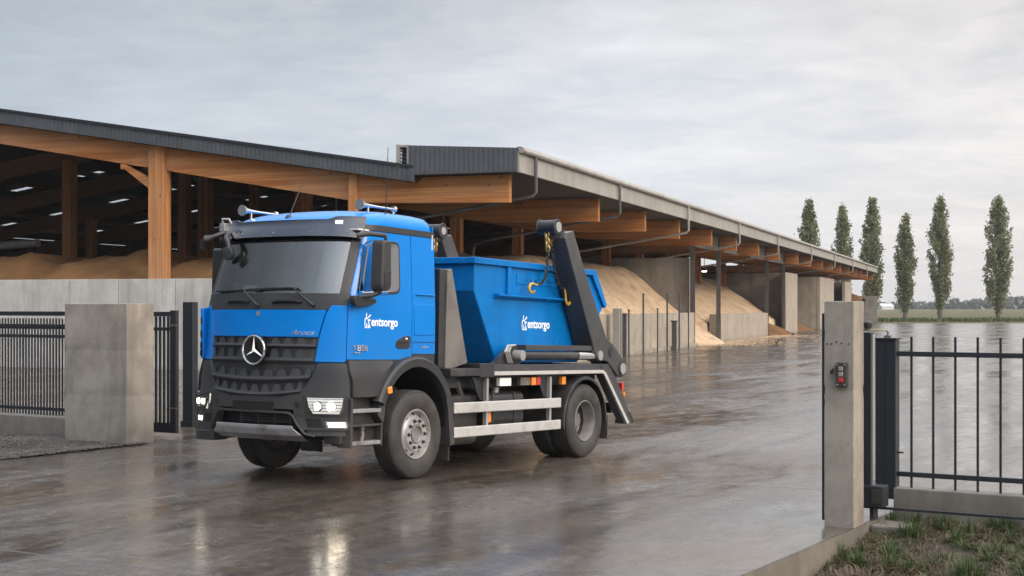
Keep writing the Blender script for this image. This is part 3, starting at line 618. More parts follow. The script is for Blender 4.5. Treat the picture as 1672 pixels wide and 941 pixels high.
# stakes and steel posts standing before the low bay wall
def stake(px_s, h, r, label, kind='rod'):
    p = bpt(px_s, .95, 0); t = thing('steel_stake', label, 'steel stake', p, BR, 'steel stakes before the low bay wall')
    mb = MB(); mb.box((-r, -r, 0), (r, r, h)); mb.build('shaft', 'post_steel', t, smooth=False)
    mb = MB(); mb.box((-r * 1.5, -r * 1.5, h), (r * 1.5, r * 1.5, h + .05)); mb.build('cap', 'post_steel', t, smooth=False)
for s, h, r, l in ((16.2, 1.75, .10, 'short thick dark steel stake right beside the broad steel column'), (17.0, 1.9, .03, 'thin steel rod just right of the short thick stake, near the broad column'), (19.6, 2.6, .035, 'tall thin steel rod, first one right of the thick stake by the column'), (22.4, 1.95, .03, 'thin rod midway along the low wall, level with the wall top'),
                   (24.4, 2.65, .035, 'tall thin rod just left of the thick dark stake with a cross wire'), (26.0, 1.35, .11, 'thick dark stake in the middle of the low bay wall'), (27.1, 2.7, .035, 'tall thin rod just right of the thick dark stake in the middle'), (29.3, 1.75, .03, 'thin rod nearest the dark steel post at the wall end')): stake(s, h, r, l)
t = thing('steel_column', 'broad grey steel column with a dark slot beside the truck arm', 'column', bpt(14.9, .9, 0), BR)
mb = MB(); mb.box((-.24, -.14, 0), (-.12, .14, 2.0)); mb.box((.12, -.14, 0), (.24, .14, 2.0)); mb.box((-.12, .02, 0), (.12, .14, 2.0)); mb.build('channel', 'zinc_grey', t, smooth=False)
mb = MB(); mb.box((-.10, -.08, .45), (.10, .0, 1.8)); mb.build('slot_bar', 'steel_black', t, smooth=False)

# ------------------------------------------------------------------ poplars
def poplar(i, px, ytop, R_, label):
    y = 212.0; x = (px - 836) / 2320 * y; H = (523 - ytop) / 2320 * y - .15; r = np.random.default_rng(50 + i)
    t = thing('poplar_tree', label, 'poplar tree', (x, y, .05), r.uniform(0, 6), 'row of poplars at the edge of the yard')
    mb = MB(); mb.tube([(0, 0, -.2), (.03, 0, H * .1), (-.05, .05, H * .4), (.0, .0, H * .75), (0, 0, H * .93)], [.38, .28, .2, .10, .03], 8)
    def prof(f): return R_ * (np.interp(f, [0, .06, .16, .32, .5, .68, .84, 1.0], [.26, .46, .74, .96, 1.0, .82, .52, .10]))
    cs = []; sz = []
    nb = int(70 * H / 17)
    for b in range(nb):
        f0 = (b + r.uniform(0, 1)) / nb * .86 + .045; az = b * 2.399 + r.normal() * .5; Lb = (.14 + .09 * r.random()) * H * (1 - .35 * f0)
        f1 = min(f0 + Lb / H, 1.01); rad = prof((f0 + f1) / 2) * r.uniform(.55, 1.12)
        p0 = np.array([0, 0, f0 * H]); p1 = np.array([math.cos(az) * rad * .75, math.sin(az) * rad * .75, f0 * H + Lb * .42]); p2 = np.array([math.cos(az) * rad, math.sin(az) * rad, f1 * H])
        mb.tube([p0, p1, p2], [.06, .035, .012], 5)
        n = int(85 + 38 * rad); k = r.beta(1.7, 1.25, n)[:, None]; c = (1 - k) ** 2 * p0 + 2 * k * (1 - k) * p1 + k ** 2 * p2
        sp = (.10 + .26 * np.sin(np.clip(k, 0, 1) * 3.0)) * (.7 + .3 * R_ / 1.7); c = c + r.normal(size=(n, 3)) * sp * np.array([.8, .8, 1.25]); cs.append(c); sz.append(np.full(n, 1.0))
    n = 700; k = r.uniform(.05, 1.0, n); c = np.stack([r.normal(size=n) * .22 * (1.1 - k), r.normal(size=n) * .22 * (1.1 - k), k * H * .99], 1); cs.append(c)
    c = np.concatenate(cs); c = c[c[:, 2] > .75]
    n = len(c); a = r.normal(size=(n, 3)); a /= np.linalg.norm(a, axis=1)[:, None]; q = r.normal(size=(n, 3)); q -= a * (a * q).sum(1)[:, None]; q /= np.linalg.norm(q, axis=1)[:, None]
    s = r.uniform(.11, .21, n)[:, None]; a *= s; q *= s * .75
    V = np.stack([c - a, c - q * .9, c + a, c + q * .9], 1).reshape(-1, 3); F = np.arange(4 * n).reshape(n, 4)
    mb.build('trunk', 'bark', t); np_mesh('crown', V, F, 'poplar_leaf', t)
poplar(0, 1321, 328, 1.75, 'leftmost poplar, standing mostly behind the barn roof')
poplar(1, 1376, 338, 1.55, 'poplar whose foot is hidden behind the far end of the barn')
poplar(2, 1424, 324, 1.80, 'tall poplar at the very tip of the barn roof')
poplar(3, 1478, 351, 1.62, 'shortest poplar, first one standing clear of the barn')
poplar(4, 1535, 324, 1.92, 'tall full poplar between the shortest one and the rightmost one')
poplar(5, 1630, 323, 2.05, 'rightmost poplar, standing apart from the row')

# far woods and farmhouse across the field
def woods():
    r = np.random.default_rng(3); V = []
    for x, y, h, w in [(x, 880 + 60 * math.sin(x * .01), r.uniform(4.5, 8.0) * (1.0 + .3 * math.sin(x * .021)), r.uniform(5, 11)) for x in np.arange(-500, 760, 6.0)] + \
                      [(640 * math.cos(a) + r.normal() * 8, 640 * math.sin(a) + r.normal() * 8, r.uniform(9, 17), r.uniform(6, 12)) for a in np.arange(-1.9, .62, .010)]:
        n = 150; d = r.normal(size=(n, 3)); d /= np.linalg.norm(d, axis=1)[:, None]; rad = r.uniform(.55, 1.0, (n, 1)); c = d * rad * np.array([w * .6, w * .6, h * .55]) + np.array([x, y, h * .48]); V.append(c)
    c = np.concatenate(V); n = len(c); a = r.normal(size=(n, 3)); a /= np.linalg.norm(a, axis=1)[:, None]; q = r.normal(size=(n, 3)); q -= a * (a * q).sum(1)[:, None]; q /= np.linalg.norm(q, axis=1)[:, None]
    s = r.uniform(.7, 1.5, n)[:, None]; a *= s; q *= s
    o = np_mesh('far_woods', np.stack([c - a, c - q, c + a, c + q], 1).reshape(-1, 3), np.arange(4 * n).reshape(n, 4), 'woods_leaf'); tag(o, 'far low belt of woods along the horizon across the field', 'woods', kind='stuff')
woods()
def haze():
    m = bpy.data.materials.new('haze_air'); m.use_nodes = True; nt = m.node_tree; N = nt.nodes; N.remove(N['Principled BSDF']); v = N.new('ShaderNodeVolumePrincipled')
    v.inputs['Color'].default_value = (.93, .95, 1, 1); v.inputs['Density'].default_value = .00017; nt.links.new(v.outputs[0], N['Material Output'].inputs['Volume']); M['haze_air'] = m
    mb = MB(); mb.box((-1450, -340, -2.2), (1450, 1450, 26)); o = mb.build('haze', 'haze_air', smooth=False); tag(o, 'thin pale haze lying over the yard and fields', 'haze', kind='stuff')
haze()
t = thing('farmhouse', 'tiny white farmhouse far across the field before the woods', 'house', (222, 845, 0), .3)
mb = MB(); mb.box((-4, -3, 0), (4, 3, 1.8)); mb.build('wall', 'farmhouse_white', t, smooth=False)
mb = MB(); mb.prism([(-3.3, 1.8), (3.3, 1.8), (0, 3.6)], 'x', -4.3, 4.3); mb.build('roof', 'farmhouse_white', t, smooth=False)

# ------------------------------------------------------------------ gate pillars, fences, gates
GR = math.atan2(Nv.y, Nv.x)                            # local x = to the right along the gate line, y = into the yard
def pillar(name, label, u, v, w, d, h, m):
    """u, v: front right foot; w across, d deep"""
    t = thing(name, label, 'pillar', uv(u, v - w / 2, 0), GR)
    from mathutils import noise as mn
    cuts = [-.3, .74, 1.43, h] if w > 1 else [-.3, 1.30, h]; mb = MB()
    nx, ny = max(4, int(w / .06)), max(4, int(d / .06)); zz = []
    for a, b in zip(cuts, cuts[1:]): k = int((b - a) / .06); zz += [a + .004] + [a + (b - a) * i / k for i in range(1, k)] + [b - .004]
    zz[0] = -.3; zz[-1] = h
    per = [(-w / 2 + w * i / nx, 0) for i in range(nx)] + [(w / 2, d * i / ny) for i in range(ny)] + [(w / 2 - w * i / nx, d) for i in range(nx)] + [(-w / 2, d - d * i / ny) for i in range(ny)]
    P = []
    for z in zz:
        seam = any(abs(abs(z - c) - .004) < .0005 for c in cuts[1:-1]); row = []
        for x, y in per + per[:1]:
            e = (abs(abs(x) - w / 2) < 1e-4) + (abs(y) < 1e-4 or abs(y - d) < 1e-4); k = (.006 if seam else 0) + .003 * max(0, mn.noise(Vector((x * 5, y * 5, z * 5 + w)))) + (.003 + .012 * max(0, mn.noise(Vector((x * 9, y * 9 + 3, z * 14))) - .28) if e == 2 else 0)
            row.append((x - math.copysign(k, x) * (abs(abs(x) - w / 2) < 1e-4), y + (k if abs(y) < 1e-4 else -k if abs(y - d) < 1e-4 else 0), z))
        P.append(row)
    mb.grid(P); top = [mb.bm.verts.new((x * .985, d / 2 + (y - d / 2) * .97, z + .006)) for x, y, z in P[-1][:-1]]; mb.bm.faces.new(top)
    lastv = [mb.bm.verts.new(p) for p in P[-1]]
    for i in range(len(top)): mb.bm.faces.new((lastv[i], lastv[i + 1], top[(i + 1) % len(top)], top[i]))
    bmesh.ops.remove_doubles(mb.bm, verts=mb.bm.verts, dist=.0005)
    mb.build('shaft', m, t, ang=28); return t
LP = pillar('gate_pillar', 'broad weathered concrete gate pillar left of the truck, beside the picket fence', 15.19, -16.11, 1.35, .56, 2.13, 'concrete_pillar')
RP = pillar('gate_pillar', 'slim concrete gate pillar with a black push button box, right of the drive', 13.13, -4.262, .29, .32, 2.14, 'concrete_pillar')
mb = MB()
for x, z in ((-.02, 1.76), (.03, 1.745), (-.07, 1.74), (.10, 1.74), (-.11, 1.74)): mb.cyl((x, .001, z), (x, -.006, z), .007, 8)
mb.build('bolt_hole', 'hole_dark', RP)
mb = MB(); mb.box((-.006, -.012, 0), (.0, .02, 0)) if False else mb.box((-.178, .04, .05), (-.147, .12, 2.03)); mb.build('stop_bar', 'fence_steel', RP, smooth=False)
# push button box on the pillar
t = thing('push_button_box', 'black push button box with red and grey buttons on the slim gate pillar', 'control box', uv(13.13, -4.262 - .105, 1.45), GR)
mb = MB(); mb.box((-.055, -.055, -.115), (.055, 0, .115)); mb.build('housing', 'black_plastic', t, smooth=False, bevel=.008)
for z, m in ((.058, 'zinc_grey'), (.005, 'zinc_grey'), (-.05, 'red_lens')):
    mb = MB(); mb.box((-.020, -.068, z - .021), (.022, -.054, z + .021)); mb.build('button', m, t, smooth=False, bevel=.004)
mb = MB(); mb.tube([(-.055, -.03, .03), (-.085, -.035, .05), (-.10, -.035, .03), (-.098, -.035, .005)], .014, 8); mb.build('hook', 'black_plastic', t)
for z in (.095, -.095):
    mb = MB()
    for x in (-.035, .035): mb.cyl((x, -.053, z), (x, -.062, z), .007, 8)
    mb.build('screws', 'galv', t)
# small lamp behind the pillar
t = thing('pillar_lamp', 'small round black lamp fixed to the back of the slim gate pillar', 'lamp', uv(13.45, -4.24, 1.92), GR)
mb = MB(); mb.lathe([(-.04, .0), (-.04, .03), (-.02, .04), (.02, .04), (.035, .026), (.04, .0)], (-.005, .06, 0), 'z', 16); mb.build('shade', 'black_plastic', t)
mb = MB(); mb.box((-.03, -.012, -.055), (.02, .05, -.042)); mb.build('bracket', 'black_plastic', t, smooth=False)

def fence(name, label, u, v0, v1, base, rails, bars, bw, barz, plinth, rail_h=.05, group=None):
    t = thing(name, label, 'fence', uv(u, v0, 0), GR)
    for z in rails:
        mb = MB(); mb.box((0, -.02, z - rail_h / 2), (v1 - v0, .02, z + rail_h / 2)); mb.build('rail', 'fence_steel', t, smooth=False, bevel=.003)
    mb = MB(); mb.box((-bw / 2, -bw / 2, barz[0]), (bw / 2, bw / 2, barz[1])); b = mb.build('picket', 'fence_steel', t, smooth=False); b.location = (bars[0], 0, 0)
    for x in bars[1:]: c = b.copy(); COL.objects.link(c); c.parent = t; c.location = (x, 0, 0)
    if plinth:
        mb = MB(); mb.box((plinth[0], -.10, -.45), (v1 - v0, .10, plinth[1])); mb.build('plinth', 'concrete_plinth', t, smooth=False, bevel=.012)
    return t
f1 = fence('picket_fence', 'dark steel picket fence with close bars on a concrete base, left of the broad pillar', 15.72, -17.32 - 6.0, -17.32, 0, (1.78, 1.61, .43), list(np.arange(.05, 6.0, .0725)), .02, (.33, 1.90), (0, .31))
f2 = fence('bar_fence', 'black steel fence of widely spaced bars on a low concrete base at the right', 14.38, -4.205, 4.5, 0, (1.615, .395), list(np.arange(.137, 8.6, .2185)), .021, (.262, 1.79), (-.02, .262))
# big dark post with hinge gear, right
t = thing('gate_post', 'wide dark steel post at the start of the bar fence', 'gate post', uv(14.38, -4.315, 0), GR)
mb = MB(); mb.box((-.105, -.07, .14), (.105, .07, 1.76)); mb.build('shaft', 'fence_steel', t, smooth=False, bevel=.006)
mb = MB(); mb.box((-.118, -.085, 1.76), (.118, .085, 1.775)); mb.build('cap', 'fence_steel', t, smooth=False)
mb = MB(); mb.box((-.03, -.02, 1.775), (.035, .03, 1.80)); mb.tube([(.0, 0, 1.80), (.01, 0, 1.835), (-.01, 0, 1.85)], .011, 8); mb.build('top_hinge', 'steel_grey', t)
mb = MB(); mb.tube([(-.0, 0, 1.845), (-.06, 0, 1.852), (-.215, 0, 1.852)], .006, 6); mb.build('tie_rod', 'gold_steel', t)
mb = MB(); mb.box((.106, -.03, .605), (.17, -.005, .622)); mb.build('handle', 'black_plastic', t, smooth=False)
mb = MB(); mb.box((-.008, -.0725, .2), (.004, -.069, 1.74)); mb.build('seam', 'hole_dark', t, smooth=False)
t = thing('gate_post', 'narrow black steel post tight against the slim pillar, with a motor box at its foot', 'gate post', uv(13.86, -4.345, 0), GR)
mb = MB(); mb.box((-.055, -.05, .10), (.035, .05, 1.84)); mb.build('shaft', 'fence_steel', t, smooth=False, bevel=.004)
mb = MB(); mb.box((.036, -.03, .30), (.052, .03, 1.82)); mb.build('guide_strip', 'galv', t, smooth=False)
mb = MB(); mb.box((-.06, -.10, .12), (.17, .10, .33)); mx = mb.build('motor_box', 'fence_steel', t, smooth=False, bevel=.01)
mb = MB(); mb.box((.06, -.108, .16), (.155, -.101, .30)); mb.build('cover', 'black_plastic', mx, smooth=False, bevel=.003)
mb = MB(); mb.cyl((.04, 0, .33), (.04, 0, .38), .022, 12); mb.build('spigot', 'steel_grey', mx)
mb = MB(); mb.cyl((.05, 0, -.02), (.05, 0, .12), .04, 14); mb.build('foot_pin', 'steel_black', mx)
mb = MB(); mb.box((.02, -.015, .095), (3.4, .015, .12)); mb.build('track_rail', 'fence_steel', t, smooth=False)
t = thing('footing_block', 'small concrete footing block in the grass at the foot of the slim pillar', 'concrete block', uv(13.72, -4.06, -.2), GR)
mb = MB(); mb.box((-.17, -.17, -.1), (.15, .22, .18)); mb.build('block', 'concrete_kerb', t, smooth=False, bevel=.02)
# sliding gate parked behind the left pillar, and its guide post
t = thing('sliding_gate', 'dark steel sliding gate parked behind the broad concrete pillar', 'gate', uv(16.62, -16.48, 0), GR)
mb = MB(); mb.box((-.13, -.035, .06), (0, .035, 2.03)); mb.build('stile', 'fence_steel', t, smooth=False, bevel=.004)
for z, h in ((1.97, .075), (1.73, .05), (.14, .16)):
    mb = MB(); mb.box((-5.5, -.03, z - h / 2), (-.131, .03, z + h / 2)); mb.build('rail', 'fence_steel', t, smooth=False, bevel=.003)
for x in np.arange(-.20, -.75, -.09):
    mb = MB(); mb.box((x - .016, -.014, .22), (x + .016, .014, 1.93)); mb.build('bar', 'fence_steel', t, smooth=False)
for z in (.45, 1.78):
    mb = MB(); mb.box((-.12, -.055, z), (.03, -.036, z + .02)); mb.build('latch', 'steel_grey', t, smooth=False)
t = thing('guide_post', 'dark steel guide post standing behind the parked sliding gate', 'gate post', bp := uv(18.2, -17.75, 0), GR)
mb = MB(); mb.box((-.10, -.07, 0), (.13, .07, 2.17)); mb.build('shaft', 'fence_steel', t, smooth=False, bevel=.005)
mb = MB(); mb.box((-.12, -.10, 0), (.16, .10, .10)); mb.build('base_plate', 'fence_steel', t, smooth=False)
mb = MB()
for z in (.95, 1.95): mb.box((-.14, -.02, z), (-.101, .02, z + .03))
mb.build('roller', 'steel_grey', t, smooth=False)

# grass and dead stalks on the verge
def vz(u, v): return np.interp(u, [3, 11.4, 13.0, 14.3], [-.36, -.30, -.17, -.06]) - np.clip((v + .5) * .05, 0, .25)
def grass(name, label, m, tufts, blades, hl, hw, seed, region, spread, lean_):
    """tufts of blades that spring from a crown and arch outwards"""
    r = np.random.default_rng(seed); cu = region[0] + (region[1] - region[0]) * r.beta(1.6, 1.0, tufts); cv = r.uniform(region[2], region[3], tufts); ch = r.uniform(.45, 1.0, tufts) ** 1.3; nb = (blades * r.uniform(.3, 1.4, tufts) * ch).astype(int)
    k = np.repeat(np.arange(tufts), nb); n = len(k); az = r.uniform(0, 6.283, n); rad = np.abs(r.normal(size=n)) * spread * (.4 + ch[k]); ax, ay = np.cos(az), np.sin(az); u = cu[k] + ax * rad; v = cv[k] + ay * rad
    ok = (u < 14.27) & (v > V0 + .035); k, u, v, az, n = k[ok], u[ok], v[ok], az[ok] + r.normal(size=ok.sum()) * .5, int(ok.sum())
    base = np.stack([.5225 * u + .8526 * v, .8526 * u - .5225 * v, vz(u, v) - .012], 1); L = r.uniform(hl[0], hl[1], n) * ch[k]; lean = r.uniform(lean_[0], lean_[1], n)
    dx, dy = np.cos(az), np.sin(az); d = np.stack([.5225 * dx + .8526 * dy, .8526 * dx - .5225 * dy, np.zeros(n)], 1); sd = np.stack([-d[:, 1], d[:, 0], np.zeros(n)], 1) * (r.uniform(hw[0], hw[1], n))[:, None]; up = np.array([0, 0, 1.0])
    p1 = base + up * (L * .55 * np.clip(1.15 - .45 * lean, .1, 1))[:, None] + d * (L * .25 * lean)[:, None]; p2 = base + up * (L * np.clip(1.05 - .62 * lean, .05, 1))[:, None] + d * (L * .72 * lean)[:, None]
    V = np.stack([base - sd, base + sd, p1 + sd * .8, p1 - sd * .8, p2 + sd * .12, p2 - sd * .12], 1).reshape(-1, 3)
    i = np.arange(n)[:, None] * 6; F = np.concatenate([i + np.array([[0, 1, 2, 3]]), i + np.array([[3, 2, 4, 5]])]); o = np_mesh(name, V, F, m); tag(o, label, 'grass', kind='stuff')
grass('grass', 'green grass tufts on the verge below the bar fence', 'grass_blade', 165, 150, (.07, .27), (.003, .0065), 5, (11.7, 14.25, V0, -.6), .045, (.15, 1.3))
grass('weeds', 'low broad leaved weeds between the grass tufts on the verge', 'grass_blade', 190, 30, (.05, .14), (.009, .018), 15, (11.5, 14.25, V0, -.6), .04, (.7, 1.5))
grass('dry_grass', 'dry straw coloured stalks and dead leaves on the verge', 'straw_blade', 560, 46, (.07, .28), (.002, .006), 6, (11.3, 14.25, V0, -.6), .10, (.9, 1.65))
def stones():
    r = np.random.default_rng(14); n = 5200; u = r.uniform(9.0, 14.0, n); v = r.uniform(V0 + .05, 0, n); k = r.random(n) < np.interp(u, [9, 12, 13, 14], [1, .8, .25, .08]); u, v = u[k], v[k]; n = len(u); sz = r.uniform(.005, .018, n) * np.where(r.random(n) < .04, 1.8, 1)
    c = np.stack([.5225 * u + .8526 * v, .8526 * u - .5225 * v, vz(u, v) + .002], 1); oc = np.array([[1, 0, 0], [-1, 0, 0], [0, 1, 0], [0, -1, 0], [0, 0, .7], [0, 0, -.7]]); V = c[:, None, :] + oc[None] * (sz[:, None, None] * r.uniform(.6, 1.3, (n, 6, 1)))
    F = np.array([[0, 2, 4], [2, 1, 4], [1, 3, 4], [3, 0, 4], [2, 0, 5], [1, 2, 5], [3, 1, 5], [0, 3, 5]]); o = np_mesh('stones', V.reshape(-1, 3), (np.arange(n)[:, None, None] * 6 + F[None]).reshape(-1, 3), 'gravel_dark'); tag(o, 'small stones lying on the bare soil of the verge', 'gravel', kind='stuff')
stones()
def bank():
    r = np.random.default_rng(9); n = 9000; x = r.uniform(40, 135, n); y = 177 + 12 * r.random(n) ** 1.5; z = np.interp(y, [174, 176, 182, 190], [-.08, .1, .22, .2]); L = r.uniform(.15, .5, n); az = r.uniform(0, 3.14, n); w = r.uniform(.04, .12, n)
    b = np.stack([x, y, z], 1); s = np.stack([np.cos(az) * w, np.sin(az) * w, np.zeros(n)], 1); tp = b + np.stack([r.normal(size=n) * .1, r.normal(size=n) * .1, L], 1)
    o = np_mesh('bank_grass', np.stack([b - s, b + s, tp + s * .3, tp - s * .3], 1).reshape(-1, 3), np.arange(4 * n).reshape(n, 4), 'grass_blade'); tag(o, 'rough grass bank along the far edge of the yard under the poplars', 'grass', kind='stuff')
bank()

# ------------------------------------------------------------------ the truck (local x forward, y to its left, z up; origin under the front axle)
th, pi_ = R(31.5), R(1.78)
TF = Vector((-math.sin(th) * math.cos(pi_), -math.cos(th) * math.cos(pi_), math.sin(pi_))); TLv = Vector((math.cos(th), -math.sin(th), 0)); TU = TF.cross(TLv)
TM = Matrix((TF, TLv, TU)).transposed().to_4x4(); TM.translation = Vector((-2.21437, 17.93365, .0015))
truck = thing('skip_loader_truck', 'blue two axle skip loader truck with grey bumper and lit headlights on the wet yard', 'truck', matrix=TM)
T = truck
def ip(z, xs, ys): return float(np.interp(z, xs, ys))
def XF(z): return ip(z, [0, .5, 1.0, 1.4, 2.05, 2.2, 2.83, 2.97, 3.05], [1.53, 1.55, 1.555, 1.53, 1.505, 1.475, 1.245, 1.19, 1.15])
def WF(z): return ip(z, [0, .5, 1.35, 1.45, 2.05, 3.0], [1.215, 1.215, 1.19, 1.155, 1.15, 1.105])
DX, NN = .50, 2.2
def CP(a, z, off=0, w=None, xf=None):
    """cab skin at plan angle a (0 = nose, +-pi/2 where the flank starts, beyond: metres back along the flank)"""
    w = (WF(z) if w is None else w) + off; xf = (XF(z) if xf is None else xf) + off; D = DX + off; sg = 1 if a >= 0 else -1; q = abs(a)
    if q <= math.pi / 2: return (xf - D + D * max(0, math.cos(q)) ** (2 / NN), sg * w * math.sin(q) ** (2 / NN), z)
    return (xf - D - (q - math.pi / 2), sg * w, z)
def TH(y, z): return math.copysign(math.asin(min(1, (abs(y) / WF(z)) ** (NN / 2))), y)
def AX(x, z):                                          # plan angle of the flank point at this x
    xc = XF(z) - DX
    if x <= xc: return math.pi / 2 + (xc - x)
    return math.acos(min(1, ((x - xc) / DX)) ** (NN / 2))
def patch(mb, zs, al, ar, off=.01, th_=.02, n=16):
    P = []; Q = []
    for z in zs:
        a, b = al(z) if callable(al) else al, ar(z) if callable(ar) else ar
        P.append([CP(a + (b - a) * i / n, z, off) for i in range(n + 1)]); Q.append([CP(a + (b - a) * i / n, z, off - th_) for i in range(n + 1)])
    mb.shell(P, Q); return mb
def lin(a, b, n): return [a + (b - a) * i / n for i in range(n + 1)]
def fpoly(mb, pts, off=.012, th_=.02, n=8):
    """panel on the nose given as rows [(z, y_left, y_right)...]"""
    zs = [p[0] for p in pts]; yl = [p[1] for p in pts]; yr = [p[2] for p in pts]; zz = []
    for a, b in zip(zs, zs[1:]): zz += lin(a, b, 3)[:-1]
    zz.append(zs[-1]); return patch(mb, zz, lambda z: TH(ip(z, zs, yl), z), lambda z: TH(ip(z, zs, yr), z), off, th_, n)
def SY(x, z):
    xc = XF(z) - DX
    return WF(z) if x <= xc else WF(z) * max(.01, 1 - (min(1, (x - xc) / DX)) ** NN) ** (1 / NN)
def spoly(mb, pts, off=.006, th_=.012, sg=1):          # outline on the flank, (x, z)
    A = [mb.bm.verts.new((x, sg * (SY(x, z) + off), z)) for x, z in pts]; B = [mb.bm.verts.new((x, sg * (SY(x, z) + off - th_), z)) for x, z in pts]; n = len(pts)
    mb.bm.faces.new(A); mb.bm.faces.new(B[::-1])
    for i in range(n): mb.bm.faces.new((A[i], A[(i + 1) % n], B[(i + 1) % n], B[i]))
    return mb
def rounded(pts, r, k=5):
    out = []; n = len(pts)
    for i in range(n):
        p = Vector(pts[i]); a = Vector(pts[i - 1]); b = Vector(pts[(i + 1) % n]); rr = min(r, (a - p).length * .45, (b - p).length * .45)
        p0 = p + (a - p).normalized() * rr; p1 = p + (b - p).normalized() * rr
        for j in range(k + 1): t = j / k; q = p0 * (1 - t) ** 2 + p * 2 * t * (1 - t) + p1 * t * t; out.append((q.x, q.y))
    return out
HP = math.pi / 2; AD = lambda z: R(68)                      # door's leading edge
ZB = 1.445

# --- cab shell
mb = MB()
REAR = lambda z: AX(-.45, z)
patch(mb, lin(ZB, 2.98, 10), (lambda z: (AD(z) - .02)), (lambda z: REAR(z)), -.006, .03, 26)
for z0, z1, a0, a1 in ((ZB, 2.20, lambda z: AD(z) - .02, REAR), (2.85, 2.98, lambda z: AD(z) - .02, REAR), (2.20, 2.85, lambda z: AD(z) - .02, lambda z: AX(.93, z)), (2.20, 2.85, lambda z: AX(.29, z), REAR)):
    patch(mb, lin(z0, z1, 5), (lambda z: -a0(z)), (lambda z: -a1(z)), -.006, .03, 14)
patch(mb, lin(1.30, 2.06, 5), lambda z: -AD(z), lambda z: AD(z), -.03, .03, 40)
# roof loft
lv = [(2.98, 1.105, 1.19, -.45), (3.05, 1.10, 1.15, -.45), (3.10, 1.085, 1.09, -.45), (3.155, 1.05, .98, -.445), (3.20, .98, .84, -.43), (3.232, .86, .68, -.38), (3.255, .66, .5, -.28), (3.268, .35, .35, -.12), (3.272, .02, .2, .1)]
P = []
for z, w, xf, xr in lv:
    row = []
    for i in range(65):
        a = (i / 64 - .5) * 2; q = abs(a); sg = 1 if a >= 0 else -1
        if q < .6: x, y, _ = CP(sg * q / .6 * HP, z, 0, w, xf)
        elif q < .92: t = (q - .6) / .32; x = (xf - DX) * (1 - t) + (xr + .06) * t; y = sg * w
        else: t = (q - .92) / .08; x = xr + .06 * (1 - t); y = sg * w * (1 - t * 1.0) if t > .5 else sg * w * (1 - .04 * t)
        row.append((x, y, z))
    P.append(row)
mb.grid(P)
mb.box((-.452, -1.10, 1.45), (-.43, 1.10, 3.10))
cab = mb.build('cab_body', 'blue_paint', T, ang=38)
mb = MB(); mb.box((-.42, -1.10, 1.40), (1.0, 1.10, 1.46)); mb.box((-.42, -1.12, 1.46), (-.40, 1.12, 3.0)); mb.box((-.40, -1.08, 2.955), (1.05, 1.08, 2.975)); mb.build('cab_lining', 'cab_inner', T, smooth=False)
# --- door, side window, flap
mb = MB(); patch(mb, lin(ZB + .0, 2.955, 8), lambda z: AD(z) + .012, lambda z: AX(.052, z), .006, .03, 18); door = mb.build('cab_door', 'blue_paint', T)
mb = MB(); patch(mb, lin(ZB + .07, 2.955, 8), lambda z: AX(.040, z), lambda z: AX(-.45, z), .006, .03, 8); sp = mb.build('side_panel', 'blue_paint', T)
mb = MB(); spoly(mb, rounded([(0.0, 2.12), (-.425, 2.13), (-.425, 1.75), (0.0, 1.74)], .03), .014, .012); mb.build('flap', 'blue_paint', sp, bevel=.004)
mb = MB(); mb.prism([(-.03, 0), (-.43, 0), (-.43, .02), (-.03, .012)], 'y', 1.149, 1.172); 
for v in mb.bm.verts: v.co.z += 2.235
mb.build('shoulder_crease', 'blue_paint', sp, bevel=.006)
mb = MB(); mb.box((-.44, 1.152, 1.655), (.03, 1.163, 1.662)); mb.build('panel_gap', 'hole_dark', sp, smooth=False)
wp = [(.915, 2.845), (.285, 2.865), (.285, 2.235), (1.12, 2.175)]
mb = MB(); spoly(mb, rounded(wp, .10), .011, .012); wf = mb.build('window_seal', 'black_gloss', door, bevel=.003)
ins = [(.885, 2.812), (.315, 2.832), (.315, 2.268), (1.08, 2.212)]
mb = MB(); spoly(mb, rounded(ins, .08), .015, .006); mb.build('window_pane', 'side_glass', wf, smooth=False)
hp = rounded([(.385, 1.60), (.375, 1.665), (.22, 1.725), (.10, 1.735), (.07, 1.70), (.09, 1.60), (.12, 1.575), (.34, 1.575)], .025)
mb = MB(); spoly(mb, hp, .014, .012); hd = mb.build('door_handle', 'black_plastic', door, bevel=.004)
mb = MB(); mb.box((.13, 1.16, 1.655), (.33, 1.182, 1.672)); mb.build('handle_bar', 'grey_plastic', hd, bevel=.005)
mb = MB(); mb.box((.15, 1.166, 1.69), (.19, 1.172, 1.708)); mb.build('lock_mark', 'white_vinyl', hd, smooth=False)
def logo(parent, x0, z0, y, s):
    """white flask-like glyph and the word, reading towards the rear of the truck"""
    rt, up = (-1, 0, 0), (0, 0, 1); mb = MB(); w = .0135 * s; G = lambda pts: [(a * s, b * s) for a, b in pts]; o = (x0, y, z0)
    for pts in ([(.034, .108), (.034, .172)], [(.006, .100), (.020, .116), (.060, .118)], [(.006, .094), (.006, .030), (.016, .006), (.040, .006)], [(.042, .052), (.042, .012)], [(.060, .118), (.076, .062), (.106, .008), (.064, .008), (.074, .030)]): stroke(mb, G(pts), w, o, rt, up)
    for cx_, cy_, q in ((.084, .134, .016), (.104, .152, .016), (.096, .094, .018)): stroke(mb, G([(cx_ - q / 2, cy_), (cx_ + q / 2, cy_)]), q * s, o, rt, up)
    g = mb.build('logo_glyph', 'white_vinyl', parent, smooth=False)
    t = text_mesh('logo_word', 'entsorgo', .148 * s, 'white_vinyl', (x0 - .128 * s, y, z0 + .030 * s), rt, up, parent, weight=.0024 * s, xscale=.90)
    wd = max(v.co.x for v in t.data.vertices) - min(v.co.x for v in t.data.vertices); k = .52 * s / wd
    x_ = x0 - .128 * s
    for v in t.data.vertices: v.co.x = x_ + (v.co.x - x_) * k
